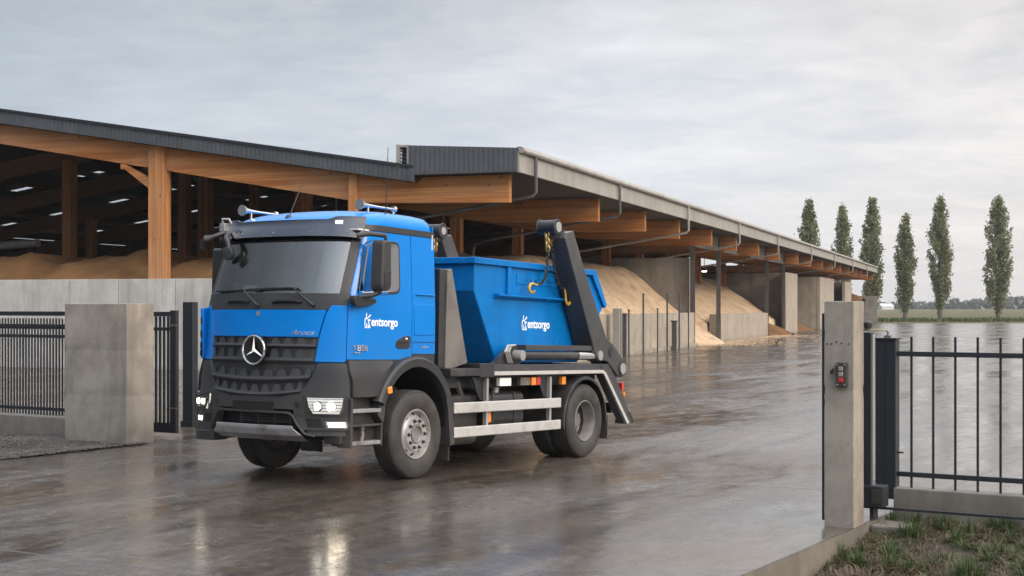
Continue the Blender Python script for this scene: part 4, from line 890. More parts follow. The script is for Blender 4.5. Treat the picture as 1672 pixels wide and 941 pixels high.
logo(door, .995, 1.812, WF(1.9) + .0075, 1.0)
b = text_mesh('model_number', '806', .10, 'chrome', (1.12, SY(1.1, 1.57) + .014, 1.548), (-1, 0, 0), (0, 0, 1), door, weight=.002)
wd = max(v.co.x for v in b.data.vertices) - min(v.co.x for v in b.data.vertices); x9 = max(v.co.x for v in b.data.vertices)
for v in b.data.vertices: v.co.x = 1.125 + (v.co.x - x9) * (.185 / wd); v.co.y = SY(v.co.x, 1.57) + .018 + (v.co.y - SY(1.1, 1.57) - .014)
mb = MB(); stroke(mb, [(0, .048), (.022, .066), (.022, .004)], .013, (1.172, SY(1.15, 1.57) + .012, 1.549), (-1, 0, 0), (0, 0, 1), .006); mb.build('model_number', 'chrome', door, smooth=False)
mb = MB(); stroke(mb, [(0, 0), (.17, 0), (.21, .022)], .013, (1.165, SY(1.12, 1.52) + .012, 1.525), (-1, 0, 0), (0, 0, 1), .006); mb.build('model_underline', 'chrome', door, smooth=False)
mb = MB(); Y_ = WF(1.6) + .007
stroke(mb, [(0, 0), (.055, 0)], .010, (-.16, Y_, 1.60), (-1, 0, 0), (0, 0, 1)); stroke(mb, [(.105, 0), (.16, 0)], .010, (-.16, Y_, 1.60), (-1, 0, 0), (0, 0, 1)); stroke(mb, [(.065, .012), (.08, -.022), (.095, .012), (.065, .012)], .011, (-.16, Y_, 1.60), (-1, 0, 0), (0, 0, 1)); mb.build('winged_mark', 'chrome', sp, smooth=False)
mb = MB(); patch(mb, lin(2.19, 2.86, 4), lambda z: -AX(.94, z), lambda z: -AX(.28, z), -.012, .004, 8); mb.build('side_window', 'lens_glass', T)
# --- rain channel, pillars, cowl, windshield, visor
for sg in (1, -1):
    mb = MB(); patch(mb, lin(2.965, 3.035, 2), (lambda z: sg * TH(.9, z)), (lambda z: sg * AX(-.452, z)), .012, .03, 24); mb.build('rain_channel', 'grey_plastic', T)
AP = R(58.5)
for sg in (1, -1):
    mb = MB(); patch(mb, lin(2.06, 2.97, 8), (lambda z: sg * AP), (lambda z: sg * AD(z)), .008, .03, 6); mb.build('windshield_pillar', 'black_plastic', T)
mb = MB(); patch(mb, lin(2.845, 2.975, 2), -AP, AP, .006, .03, 24); mb.build('header_panel', 'black_gloss', T)
mb = MB(); patch(mb, lin(2.015, 2.205, 3), lambda z: -TH(ip(z, [2.0, 2.08, 2.2], [.90, 1.06, 1.08]), z), lambda z: TH(ip(z, [2.0, 2.08, 2.2], [.90, 1.06, 1.08]), z), .010, .03, 28); cowl = mb.build('cowl', 'grey_plastic', T)
P = [[CP(a, z, -.004) for a in lin(-AP, AP, 32)] for z in lin(2.19, 2.86, 8)]
mb = MB(); mb.grid(P); mb.build('windshield', 'windshield_glass', T)
mb = MB(); zz = lin(0, 1, 5); Pa = []; Pb = []
for k in zz:
    z = 2.885 + .205 * k; off = .085 - .045 * k; row = []; rw2 = []
    for a in lin(-R(67), R(67), 40):
        p = CP(a, z, off); q = CP(a, z, off - .014); dip_ = -.03 * (abs(a) / R(67)) ** 4 if k == 0 else 0
        hi = (.0 if abs(a) < R(35) else .035 * min(1, (abs(a) - R(35)) / R(6))) * k
        row.append((p[0], p[1], z + dip_ + hi)); rw2.append((q[0], q[1], z + dip_ + hi))
    Pa.append(row); Pb.append(rw2)
mb.shell(Pa, Pb); vis = mb.build('sun_visor', 'visor_plastic', T)
mb = MB(); p0 = CP(R(40), 3.03, .062); p1 = CP(R(46), 3.03, .062); q0 = CP(R(40), 3.075, .052); q1 = CP(R(46), 3.075, .052); mb.shell([[p0, p1], [q0, q1]], [[tuple(np.array(v) + (.006, .002, 0)) for v in r] for r in ([p0, p1], [q0, q1])]); mb.build('sticker', 'white_vinyl', vis, smooth=False)
for a in (-50, -25, 0, 25, 52):
    mb = MB(); c = Vector(CP(R(a), 2.93, .078)); mb.cyl(c, c + Vector((.012, 0, 0)), .009, 8); mb.build('screw', 'galv', vis)
# --- wipers and grab pads
for pv, el, tips in (((0.0, 2.06), (-.25, 2.245), [(-.80, 2.235), (-.25, 2.245), (-.02, 2.24)]), ((.73, 2.06), (.46, 2.26), [(-.20, 2.252), (.40, 2.266), (.52, 2.256)])):
    pp = lambda y, z, o: Vector(CP(TH(y, z), z, o))
    mb = MB(); mb.tube([pp(*pv, .02), pp(*pv, .05), pp((pv[0] * .35 + el[0] * .65), pv[1] * .35 + el[1] * .65, .055), pp(*el, .045)], [.022, .020, .012, .010], 8); wi = mb.build('wiper_arm', 'black_plastic', T)
    mb = MB(); pth = []
    for (a, b) in zip(tips, tips[1:]): pth += [pp(a[0] + (b[0] - a[0]) * k / 4, a[1] + (b[1] - a[1]) * k / 4, .025) for k in range(4)]
    pth.append(pp(*tips[-1], .025)); mb.tube(pth, .011, 6); mb.build('wiper_blade', 'hole_dark', wi)
for y0, y1 in ((-.52, -.17), (.20, .58)):
    mb = MB(); mb.tube([CP(TH(y, 2.11), 2.115 - (.02 if i in (0, 5) else 0), .028 - (.02 if i in (0, 5) else 0)) for i, y in enumerate(lin(y0, y1, 5))], .024, 8); mb.build('grab_handle', 'hole_dark', T)
# --- nose: flap, corners, grilles
mb = MB(); fpoly(mb, [(1.695, -.80, .80), (2.01, -.875, .875)], .012, .03, 28); hood = mb.build('front_flap', 'blue_paint', T, bevel=.005)
c = Vector(CP(0, 1.965, .013)); mb = MB(); mb.cyl(c, c + Vector((.008, 0, 0)), .030, 20); mb.build('round_badge', 'chrome', hood)
mb = MB()
w_ = 'Arocs'; a = text_mesh('model_name', w_.upper()[0] + 'rocs', .095, 'chrome', (0, 0, 0), (0, 1, 0), (0, 0, 1), hood, weight=.001, shear=.55, depth=.004); mb.bm.free()
xs_ = [v.co.y for v in a.data.vertices]; k = .31 / (max(xs_) - min(xs_)); y0_ = min(xs_)
for v in a.data.vertices:
    y = .465 + (v.co.y - y0_) * k; z = 1.722 + v.co.z * .85; p = CP(TH(y, z), z, .014); v.co = (p[0] + v.co.x, y, z)
for sg in (1, -1):
    mb = MB(); zz = lin(1.41, 2.065, 8)
    patch(mb, zz, lambda z: sg * TH(ip(z, [1.41, 1.69, 2.02, 2.065], [.775, .812, .888, .93]), z), lambda z: sg * (AD(z) - .012), .014, .03, 10); mb.build('corner_panel', 'blue_paint', T, bevel=.006)
# side air deflector that stands off the far corner
mb = MB(); fl = [(1.36, 2.03), (1.20, 2.05), (1.17, 1.48), (1.24, 1.40), (1.34, 1.42)]
mb.prism(fl, 'y', -1.085, -1.035); ad = mb.build('air_deflector', 'blue_paint', T, bevel=.012)
for z in (1.88, 1.72, 1.58, 1.49):
    mb = MB(); mb.box((1.24, -1.07, z - .04), (1.364, -1.05, z + .04)); mb.build('deflector_slot', 'hole_dark', ad, smooth=False)
# upper grille
mb = MB(); fpoly(mb, [(1.385, -.765, .765), (1.69, -.80, .80)], -.012, .02, 28); ug = mb.build('upper_grille', 'black_plastic', T)
def tooth_row(mb, z0, zm, z1, yl, yr, n, off, skip=None, sag=0):
    """a louvre bar with trapezoid teeth standing on it"""
    S_ = lambda y: sag * (1 - (y / max(abs(yl), abs(yr))) ** 2)
    for k in range(24):
        a, b = yl + (yr - yl) * k / 24, yl + (yr - yl) * (k + 1) / 24; P = []; Q = []
        for z, o in ((z0, off - .012), ((z0 + zm) / 2, off + .014), (zm, off)):
            P.append([CP(TH(y, z), z - S_(y), o) for y in (a, b)]); Q.append([CP(TH(y, z), z - S_(y), o - .05) for y in (a, b)])
        mb.shell(P, Q)
    pitch = (yr - yl) / n
    for k in range(n + 1):
        y = yl + pitch * k
        if skip and skip(y): continue
        hw0, hw1 = pitch * .36, pitch * .17
        a0, a1, b0, b1 = max(yl, y - hw0), min(yr, y + hw0), max(yl, y - hw1), min(yr, y + hw1)
        P = [[CP(TH(q, zm), zm - .01 - S_(q), off) for q in (a0, a1)], [CP(TH(q, z1), z1 - S_(q), off - .018) for q in (b0, b1)]]; Q = [[(x - .05, yy, zz_) for x, yy, zz_ in r] for r in P]; mb.shell(P, Q)
mb = MB(); sk_ = lambda y: abs(y) < .15
tooth_row(mb, 1.565, 1.615, 1.688, -.782, .782, 9, .016, sk_); tooth_row(mb, 1.39, 1.455, 1.555, -.765, .765, 9, .022, sk_)
mb.build('grille_bar', 'grey_plastic', ug, smooth=False)
mb = MB(); fpoly(mb, [(1.39, -.80, -.765), (1.69, -.825, -.795)], .004, .03, 2); fpoly(mb, [(1.39, .752, .785), (1.69, .79, .815)], .004, .03, 2); mb.build('grille_edge', 'grey_plastic', ug, smooth=False)
# star emblem
E0 = Vector((1.585, 0, 1.538)); em = MB(); em.lathe([(-.05, .176), (.0, .182), (.006, .17), (-.02, .0)], E0, 'x', 40); emb = em.build('emblem', 'black_gloss', T)
mb = MB(); prof = [(.012 + .012 * math.cos(t), .166 + .012 * math.sin(t)) for t in np.linspace(0, 2 * math.pi, 9)[:-1]]; mb.lathe(prof, E0, 'x', 56, True); mb.build('emblem_ring', 'chrome', emb)
mb = MB(); cen = E0 + Vector((.034, 0, 0)); rim_ = [];
for k in range(6):
    t = math.pi / 2 + k * math.pi / 3; r_ = .162 if k % 2 == 0 else .021; rim_.append(E0 + Vector((.008, r_ * math.cos(t), r_ * math.sin(t))))
vc = mb.bm.verts.new(cen); vs_ = [mb.bm.verts.new(p) for p in rim_]; vb = mb.bm.verts.new(E0)
for k in range(6): mb.bm.faces.new((vc, vs_[k], vs_[(k + 1) % 6])); mb.bm.faces.new((vb, vs_[(k + 1) % 6], vs_[k]))
mb.build('emblem_star', 'chrome', emb, smooth=False)
# lower grille (bowl shaped) set into the bumper
def lgw(z): return ip(z, [.98, 1.02, 1.10, 1.25, 1.385], [.28, .47, .655, .75, .80])
mb = MB(); zz = lin(.985, 1.385, 9); patch(mb, zz, lambda z: -TH(lgw(z), z), lambda z: TH(lgw(z), z), -.004, .02, 28); lg = mb.build('lower_grille', 'black_plastic', T)
mb = MB(); tooth_row(mb, 1.20, 1.262, 1.345, -.735, .735, 8, .034, None, .035); tooth_row(mb, 1.045, 1.10, 1.185, -.64, .64, 8, .036, None, .05)
mb.build('grille_bar', 'grey_plastic', lg, smooth=False)
# --- bumper
mb = MB()
BW = lambda z: R(97)
def bump_patch(z0, z1, al, ar, off, n=20, k=4): patch(mb, lin(z0, z1, k), al, ar, off, .05, n)
full = lambda s: (lambda z: s * R(89))
for sg in (1, -1):                                       # beside the lower grille
    patch(mb, lin(1.04, 1.40, 7), (lambda z: sg * TH(lgw(z) + .012, z)), (lambda z: sg * R(71)), .022, .06, 14)
zz = lin(.965, 1.045, 3); patch(mb, lin(.86, 1.00, 3), -R(71), R(71), .030, .06, 40)
def sagz(y): return 0
for sg in (1, -1):
    patch(mb, lin(.995, 1.045, 2), (lambda z: sg * TH(max(.28, lgw(z)) + .012, z)), (lambda z: sg * R(71)), .026, .06, 16)
    patch(mb, lin(.79, .865, 2), (lambda z: sg * TH(.56, z)), (lambda z: sg * R(71)), .028, .06, 16)
    patch(mb, lin(.63, .795, 3), (lambda z: sg * TH(ip(z, [.63, .80], [.64, .57]), z)), (lambda z: sg * R(71)), .024, .06, 16)
    patch(mb, lin(.565, .635, 2), (lambda z: sg * TH(.72, z)), (lambda z: sg * R(71)), .006, .06, 14)
    mb.box((.0, 0, 0), (0.001, .001, .001))
bum = mb.build('bumper', 'grey_plastic', T, bevel=.006)
mb = MB(); fpoly(mb, [(.815, -.30, .285), (.945, -.31, .30)], .045, .02, 8); mb.build('licence_plate', 'plate_dark', bum, bevel=.003)
mb = MB(); patch(mb, lin(.64, .87, 2), -TH(.66, .7), TH(.66, .7), -.10, .02, 16); it = mb.build('air_intake', 'hole_dark', T)
mb = MB()
for z in (.705, .735, .765, .795): fpoly(mb, [(z, -.28, .53), (z + .010, -.28, .53)], -.03, .02, 12)
for y in (-.25, .02, .27, .5): fpoly(mb, [(.68, y, y + .012), (.82, y, y + .012)], -.026, .02, 1)
mb.build('intake_louvre', 'grey_plastic', it, smooth=False)
mb = MB(); mb.tube([CP(TH(y, z), z, .035) for y, z in ((-.70, .60), (-.625, .70), (-.59, .79), (-.54, .825), (-.2, .822), (.2, .822), (.50, .818), (.555, .785), (.60, .70), (.70, .585), (.82, .56))], .018, 8); mb.build('intake_trim', 'black_plastic', it)
mb = MB(); fpoly(mb, [(.635, -.56, .56), (.672, -.555, .555)], .065, .03, 16)
P = []; Q = []
for z, o, wy in ((.635, .065, .56), (.56, .03, .66), (.50, -.08, .70), (.47, -.30, .72)):
    P.append([CP(TH(y, z), z, o) for y in lin(-wy, wy, 16)]); Q.append([CP(TH(y, z), z + .012, o - .012) for y in lin(-wy, wy, 16)])
mb.shell(P, Q); mb.build('skid_plate', 'skid_metal', T, bevel=.004)
for sg in (1, -1):
    # headlight: dark bowl, two reflectors, clear cover, guard wires
    o4 = [(.98, .72, 1.115), (.90, .745, 1.105), (.81, .79, 1.08)]
    mb = MB(); fpoly(mb, [(z, sg * a, sg * b) for z, a, b in [(.80, .77, 1.07), (.90, .72, 1.095), (1.02, .70, 1.10)]], .033, .02, 10); hl = mb.build('headlight', 'grey_plastic', T)
    mb = MB(); fpoly(mb, [(z, sg * a, sg * b) for z, a, b in [(.82, .79, 1.055), (.90, .74, 1.075), (1.0, .72, 1.085)]], .037, .006, 10); mb.build('reflector', 'lamp_glow', hl)
    for y, r_, ml in ((.845, .062, 'lens_bright'), (.985, .062, 'lens_bright')):
        z = .905; c = Vector(CP(sg * TH(y, z), z, .040)); nrm = Vector((1, sg * (.25 + (y - .84) * 2.2), 0)).normalized(); mb = MB(); mb.tube([c - nrm * .01, c + nrm * .010, c + nrm * .016], [r_, r_, r_ * .85], 20); mb.build('lamp_bowl', 'chrome', hl); mb = MB(); mb.tube([c + nrm * .012, c + nrm * .026], [r_ * 1.06, r_ * 1.06], 24, False); mb.build('lamp_ring', 'chrome', hl)
        mb = MB(); mb.tube([c + nrm * .0165, c + nrm * .022], [r_ * .66, r_ * .5], 16); mb.build('bulb', 'lamp_warm' if y > .9 else 'lamp_dim', hl)
    mb = MB(); fpoly(mb, [(z, sg * a, sg * b) for z, a, b in [(.815, .785, 1.06), (.90, .735, 1.08), (1.005, .715, 1.09)]], .066, .004, 10); mb.build('lens_cover', 'lens_glass', hl)
    mb = MB()
    for z in (.85, .885, .92, .955, .99): mb.tube([CP(sg * TH(y, z), z, .078) for y in lin(.69, 1.11, 8)], .0035, 6)
    for y in (.69, 1.105): mb.tube([CP(sg * TH(y, z), z, .076) for z in (.80, .92, 1.03)], .008, 6)
    mb.build('guard_wire', 'black_plastic', hl)
    mb = MB(); fpoly(mb, [(z, sg * a, sg * b) for z, a, b in [(.655, .94, 1.135), (.735, .92, 1.12)]], .028, .012, 6); fg = mb.build('fog_light', 'chrome', T)
    mb = MB(); fpoly(mb, [(z, sg * a, sg * b) for z, a, b in [(.672, .96, 1.115), (.720, .95, 1.105)]], .032, .006, 6); mb.build('lamp_face', 'lamp_fog', fg)
    mb = MB(); fpoly(mb, [(z, sg * a, sg * b) for z, a, b in [(.66, .73, .905), (.765, .70, .87)]], .026, .006, 6); mb.build('bumper_inset', 'hole_dark', bum)
    c = Vector(CP(sg * TH(.60, .92), .92, .034)); mb = MB(); mb.cyl(c, c + Vector((.004, 0, 0)), .035, 20); mb.build('tow_cap', 'black_plastic', bum)
for lo_, hi_ in (((1.22, -.98, .44), (1.47, -.72, .56)), ((1.05, .85, .47), (1.33, 1.1, .565))):
    mb = MB(); mb.box(lo_, hi_); mb.build('tow_bracket', 'black_plastic', T, smooth=False, bevel=.01)
# --- flank below the door: skirt, steps, arch
for sg in (1, -1):
    mb = MB(); zz = lin(1.02, 1.44, 5)
    A = lambda x, y, z: (x, sg * y, z)
    pts = [(1.37, 1.43), (1.30, 1.33), (1.235, 1.24), (1.235, 1.0), (.68, 1.015), (.66, 1.17), (.55, 1.35), (.36, 1.45), (.16, 1.48), (-.1, 1.47), (-.40, 1.50), (-.45, 1.51), (-.45, 1.445), (0, 1.448), (1.2, 1.44)]
    # skirt as a strip from the blue sill down
    top = [(1.245, 1.437), (1.15, 1.437), (.9, 1.437), (.66, 1.437), (.45, 1.437)]; bot = [(1.235, 1.02), (1.15, 1.012), (.9, 1.012), (.69, 1.018), (.52, 1.36)]
    P = [[A(a[0] + (b[0] - a[0]) * k / 5, 1.16 + .045 * min(1, k / 2.0) - (.03 if i == 0 else 0), a[1] + (b[1] - a[1]) * k / 5) for i, (a, b) in enumerate(zip(top, bot))] for k in range(6)]; Q = [[(x, y - sg * .03, z) for x, y, z in r] for r in P]
    mb.shell(P, Q); mb.box((-.45, min(sg * 1.10, sg * 1.155), 1.40), (.5, max(sg * 1.10, sg * 1.155), 1.515)); mb.build('side_skirt', 'grey_plastic', T, ang=25)
    mb = MB(); mb.tube([A(1.25, 1.10, 1.43), A(1.245, 1.13, 1.36), A(1.24, 1.165, 1.27), A(1.235, 1.19, 1.2), A(1.235, 1.195, 1.02)], .014, 8); mb.build('skirt_seam', 'hole_dark', T)
    # wheel arch
    mb = MB(); P = []; Q = []
    for k in range(25):
        t = R(24) + (R(151) - R(24)) * k / 24; ex = 1.0
        ro, ri = .905 - .0 * k, .765; cx_, cz = .03, .60
        pr = [(ri, .96), (ri, 1.20), (ri + .015, 1.255), (ro - .03, 1.262), (ro, 1.235), (ro + .005, 1.15)]
        P.append([A(cx_ + r_ * math.cos(t) * .93, y, cz + r_ * math.sin(t) * .975) for r_, y in pr])
    Q = [[(x * 1.0 - 0, y - sg * .012, z) for x, y, z in r] for r in P]
    mb.grid(P); mb.build('wheel_arch', 'grey_plastic', T, ang=30)
    mb = MB()
    for k in range(25):
        pass
    P = [[A(.03 + .74 * math.cos(R(20 + 160 * k / 24)) * .93, y, .60 + .74 * math.sin(R(20 + 160 * k / 24)) * .975) for y in (.55, 1.19)] for k in range(25)]; mb.grid(P); mb.build('arch_liner', 'hole_dark', T)
    # rear mudguard and flap
    mb = MB(); P = []
    prm = [(-.52, 1.13), (-.60, 1.02), (-.66, .80), (-.70, .55), (-.72, .36)]
    mb.shell([[A(x, y, z) for y in (.80, 1.19, 1.235)] for x, z in prm], [[A(x - (.10 if y > 1.2 else .05), y, z + .02) for y in (.80, 1.19, 1.235)] for x, z in prm]); mb.build('mudguard', 'grey_plastic', T)
    mb = MB(); mb.box((-.755, min(sg * .84, sg * 1.2), .17), (-.735, max(sg * .84, sg * 1.2), .40)); mb.build('mudflap', 'rubber', T, smooth=False)
    # steps
    mb = MB(); mb.box((.70, min(sg * .9, sg * 1.10), .44), (1.24, max(sg * .9, sg * 1.10), 1.02)); st_ = mb.build('step_box', 'black_plastic', T, smooth=False)
    y0, y1 = sorted((sg * 1.0, sg * 1.205))
    mb = MB(); mb.prism([(.60, 1.01), (.70, 1.01), (.76, .80), (.655, .69), (.62, .80)], 'y', *sorted((sg * 1.08, sg * 1.20))); mb.box((1.235, y0, .43), (1.27, y1 - (0 if sg < 0 else 0), 1.0)); mb.box((.665, y0, .43), (.695, y1, .70)); mb.box((.695, y0, .67), (1.235, y1, .695)); mb.build('step_frame', 'grey_plastic', st_, smooth=False, bevel=.006)
    for z in (.83, .455):
        mb = MB(); mb.box((.70, y0, z), (1.236, y1, z + .045)); mb.build('step_tread', 'skid_metal', st_, smooth=False, bevel=.006)
    mb = MB(); mb.tube([A(1.0, 1.13, .66), A(.98, 1.15, .58), A(1.01, 1.15, .49)], .022, 8); mb.cyl(A(1.0, 1.12, .655), A(1.0, 1.17, .655), .03, 12); mb.build('step_stay', 'steel_grey', st_)
    mb = MB(); mb.prism(rounded([(.66, 1.12), (.585, 1.135), (.57, 1.05), (.66, 1.04)], .02), 'y', *sorted((sg * 1.235, sg * 1.275))); mb.build('marker_light', 'amber', T, bevel=.006)
# --- roof: horns, aerials
for y in (-.75, .76):
    x0, x1, z = (1.02, .40, 3.25) if y < 0 else (.62, -.08, 3.305)
    mb = MB(); mb.tube([(x0, y, z), (x0 - .02, y, z), (x0 - .07, y, z), (x0 - .16, y, z), (x0 - .32, y, z), (x1, y, z)], [.068, .062, .038, .022, .015, .013], 24); hn = mb.build('air_horn', 'chrome', T)
    mb = MB(); mb.tube([(x1 + .02, y, z), (x1 - .02, y, z), (x1 - .04, y, z)], [.038, .038, .025], 16); mb.build('horn_driver', 'chrome', hn)
    for xm in (x0 - .17, x1 + .01):
        mb = MB(); mb.cyl((xm, y, z - .002), (xm, y, z - .13), .013, 8); mb.build('horn_mount', 'chrome', hn)
    mb = MB(); mb.lathe([(-.02, .0), (.0, .056)], (x0 - .006, y, z), 'x', 24); mb.build('horn_mouth', 'steel_grey', hn)
for base, tip, m_ in (((1.0, -.02, 3.12), (.72, -.06, 3.56), 0), ((.32, .93, 3.12), (.32, .95, 4.02), 1)):
    mb = MB(); b_ = Vector(base); mb.tube([b_, b_ + Vector((-.01, 0, .03)), b_ + (Vector(tip) - b_) * .12], [.045, .035, .012], 12); an = mb.build('aerial', 'black_plastic', T)
    mb = MB(); mb.tube([b_ + (Vector(tip) - b_) * .1, tip], [.0075, .004], 6); mb.build('aerial_rod', 'black_plastic', an)
# --- mirrors
mb = MB(); mp_ = rounded([(1.03, 2.835), (.85, 2.85), (.83, 2.29), (.87, 2.245), (1.01, 2.225), (1.05, 2.30)], .05)
A_ = [Vector((x, 1.30 + .10 * (x - .8), z)) for x, z in mp_]
mb.prism(mp_, 'y', 1.27, 1.43)
for v in mb.bm.verts:
    v.co.x = .95 + (v.co.x - .95) * 1.0
    if v.co.y > 1.4: v.co.x = .94 + (v.co.x - .94) * .86; v.co.z = 2.53 + (v.co.z - 2.53) * .96
mir = mb.build('mirror', 'grey_plastic', T, bevel=.02)
mb = MB(); mb.prism(rounded([(.995, 2.46), (.87, 2.50), (.87, 2.30), (.995, 2.28)], .04), 'y', 1.431, 1.440); mb.build('mirror_cover', 'black_plastic', mir, bevel=.006)
mb = MB(); mb.tube([(1.16, 1.15, 2.88), (1.05, 1.25, 2.905), (.92, 1.38, 2.89), (.90, 1.38, 2.82)], [.030, .030, .028, .022], 8); mb.build('mirror_arm', 'black_plastic', mir); mb = MB(); mb.tube([(.95, 1.36, 2.24), (1.02, 1.28, 2.19), (1.15, 1.18, 2.165)], .028, 8)
mb.prism(rounded([(1.26, 2.185), (.86, 2.155), (.85, 2.11), (.95, 2.08), (1.22, 2.055), (1.27, 2.10)], .03), 'y', 1.14, 1.22); mb.build('mirror_arm', 'black_plastic', mir, bevel=.006)
mb = MB(); mb.prism(rounded([(.90, 2.80), (.68, 2.80), (.68, 2.20), (.90, 2.18)], .05), 'y', -1.34, -1.18); mb.tube([(1.0, -1.10, 2.90), (.9, -1.2, 2.90), (.80, -1.26, 2.78)], .026, 8); mb.tube([(.98, -1.12, 2.10), (.9, -1.2, 2.12), (.80, -1.26, 2.22)], .026, 8); mb.build('mirror', 'black_plastic', T, bevel=.02)
# ramp mirror over the far corner of the windshield
mb = MB(); mb.tube([(1.20, -.86, 2.96), (1.32, -.91, 2.91), (1.35, -.96, 2.89)], [.034, .03, .028], 10); mb.tube([(1.22, -.80, 2.93), (1.30, -.74, 2.88), (1.35, -.66, 2.82), (1.36, -.64, 2.76)], [.034, .032, .028, .024], 10); fm = mb.build('front_mirror_arm', 'black_plastic', T)
mb = MB(); mb.lathe([(-.03, .0), (-.03, .06), (.0, .080), (.04, .083), (.05, .072), (.052, 0)], (1.35, -.63, 2.69), 'x', 28); mb.build('front_mirror', 'black_plastic', fm)
mb = MB(); mb.lathe([(.053, .070), (.058, .04), (.06, 0)], (1.35, -.63, 2.69), 'x', 28); mb.build('front_mirror_face', 'grey_plastic', fm)
mb = MB()
P = [[(1.40 - .14 * abs(math.cos(R(t))) * 0 + o, -1.16 + .17 * math.cos(R(t)), 2.83 + .10 * math.sin(R(t)) + o2) for o, o2 in ((-.16, .03), (-.05, .06), (.07, .02))] for t in range(-10, 200, 15)]
mb.bm.free(); mb = MB(); mb.tube([(1.27, -1.12, 2.775), (1.30, -1.10, 2.785), (1.35, -1.04, 2.83), (1.38, -.98, 2.875), (1.34, -.92, 2.90)], [.025, .045, .055, .05, .025], 14); mb.build('kerb_mirror', 'black_plastic', fm)
mb = MB(); mb.box((1.12, -.93, 2.98), (1.22, -.85, 3.08)); mb.tube([(1.18, -.91, 3.07), (1.20, -.90, 3.13), (1.17, -.82, 3.13), (1.15, -.80, 3.07)], .016, 8); mb.build('visor_bracket', 'skid_metal', fm, bevel=.01)
# --- inside the cab
mb = MB(); mb.prism([(.55, 1.9), (1.10, 1.9), (1.16, 2.10), (1.08, 2.20), (.72, 2.13), (.55, 2.02)], 'y', -.93, .93); mb.build('dashboard', 'black_plastic', T, bevel=.02)
mb = MB(); c = Vector((.70, .52, 2.20)); tl = Matrix.Rotation(R(-60), 3, 'Y'); pts = [c + tl @ Vector((.23 * math.cos(t), .23 * math.sin(t), 0)) for t in np.linspace(0, 2 * math.pi, 29)]; mb.tube(pts, .017, 8, False); mb.tube([c + tl @ Vector((.2, 0, 0)), c, c + tl @ Vector((-.2, 0, 0))], .014, 6); mb.cyl(c, c + Vector((.2, 0, -.2)), .035, 8); mb.build('steering_wheel', 'black_plastic', T)
for y in (-.55, .52):
    mb = MB(); mb.prism(rounded([(-.15, 1.62), (.40, 1.62), (.42, 1.75), (-.1, 1.78)], .05), 'y', y - .25, y + .25); mb.prism(rounded([(-.10, 1.75), (.06, 1.75), (-.06, 2.48), (-.20, 2.46)], .05), 'y', y - .24, y + .24); mb.prism(rounded([(-.08, 2.50), (-.18, 2.50), (-.22, 2.74), (-.12, 2.74)], .03), 'y', y - .13, y + .13); mb.build('seat', 'seat_cloth', T, bevel=.02)
mb = MB(); mb.tube([(.6, -.92, 2.2), (.62, -.95, 2.5), (.60, -.92, 2.62)], .02, 6); mb.box((.9, -.72, 2.16), (1.0, -.50, 2.32)); mb.box((.8, -.98, 2.14), (.95, -.84, 2.36)); mb.build('dash_items', 'cab_inner', T, smooth=False)

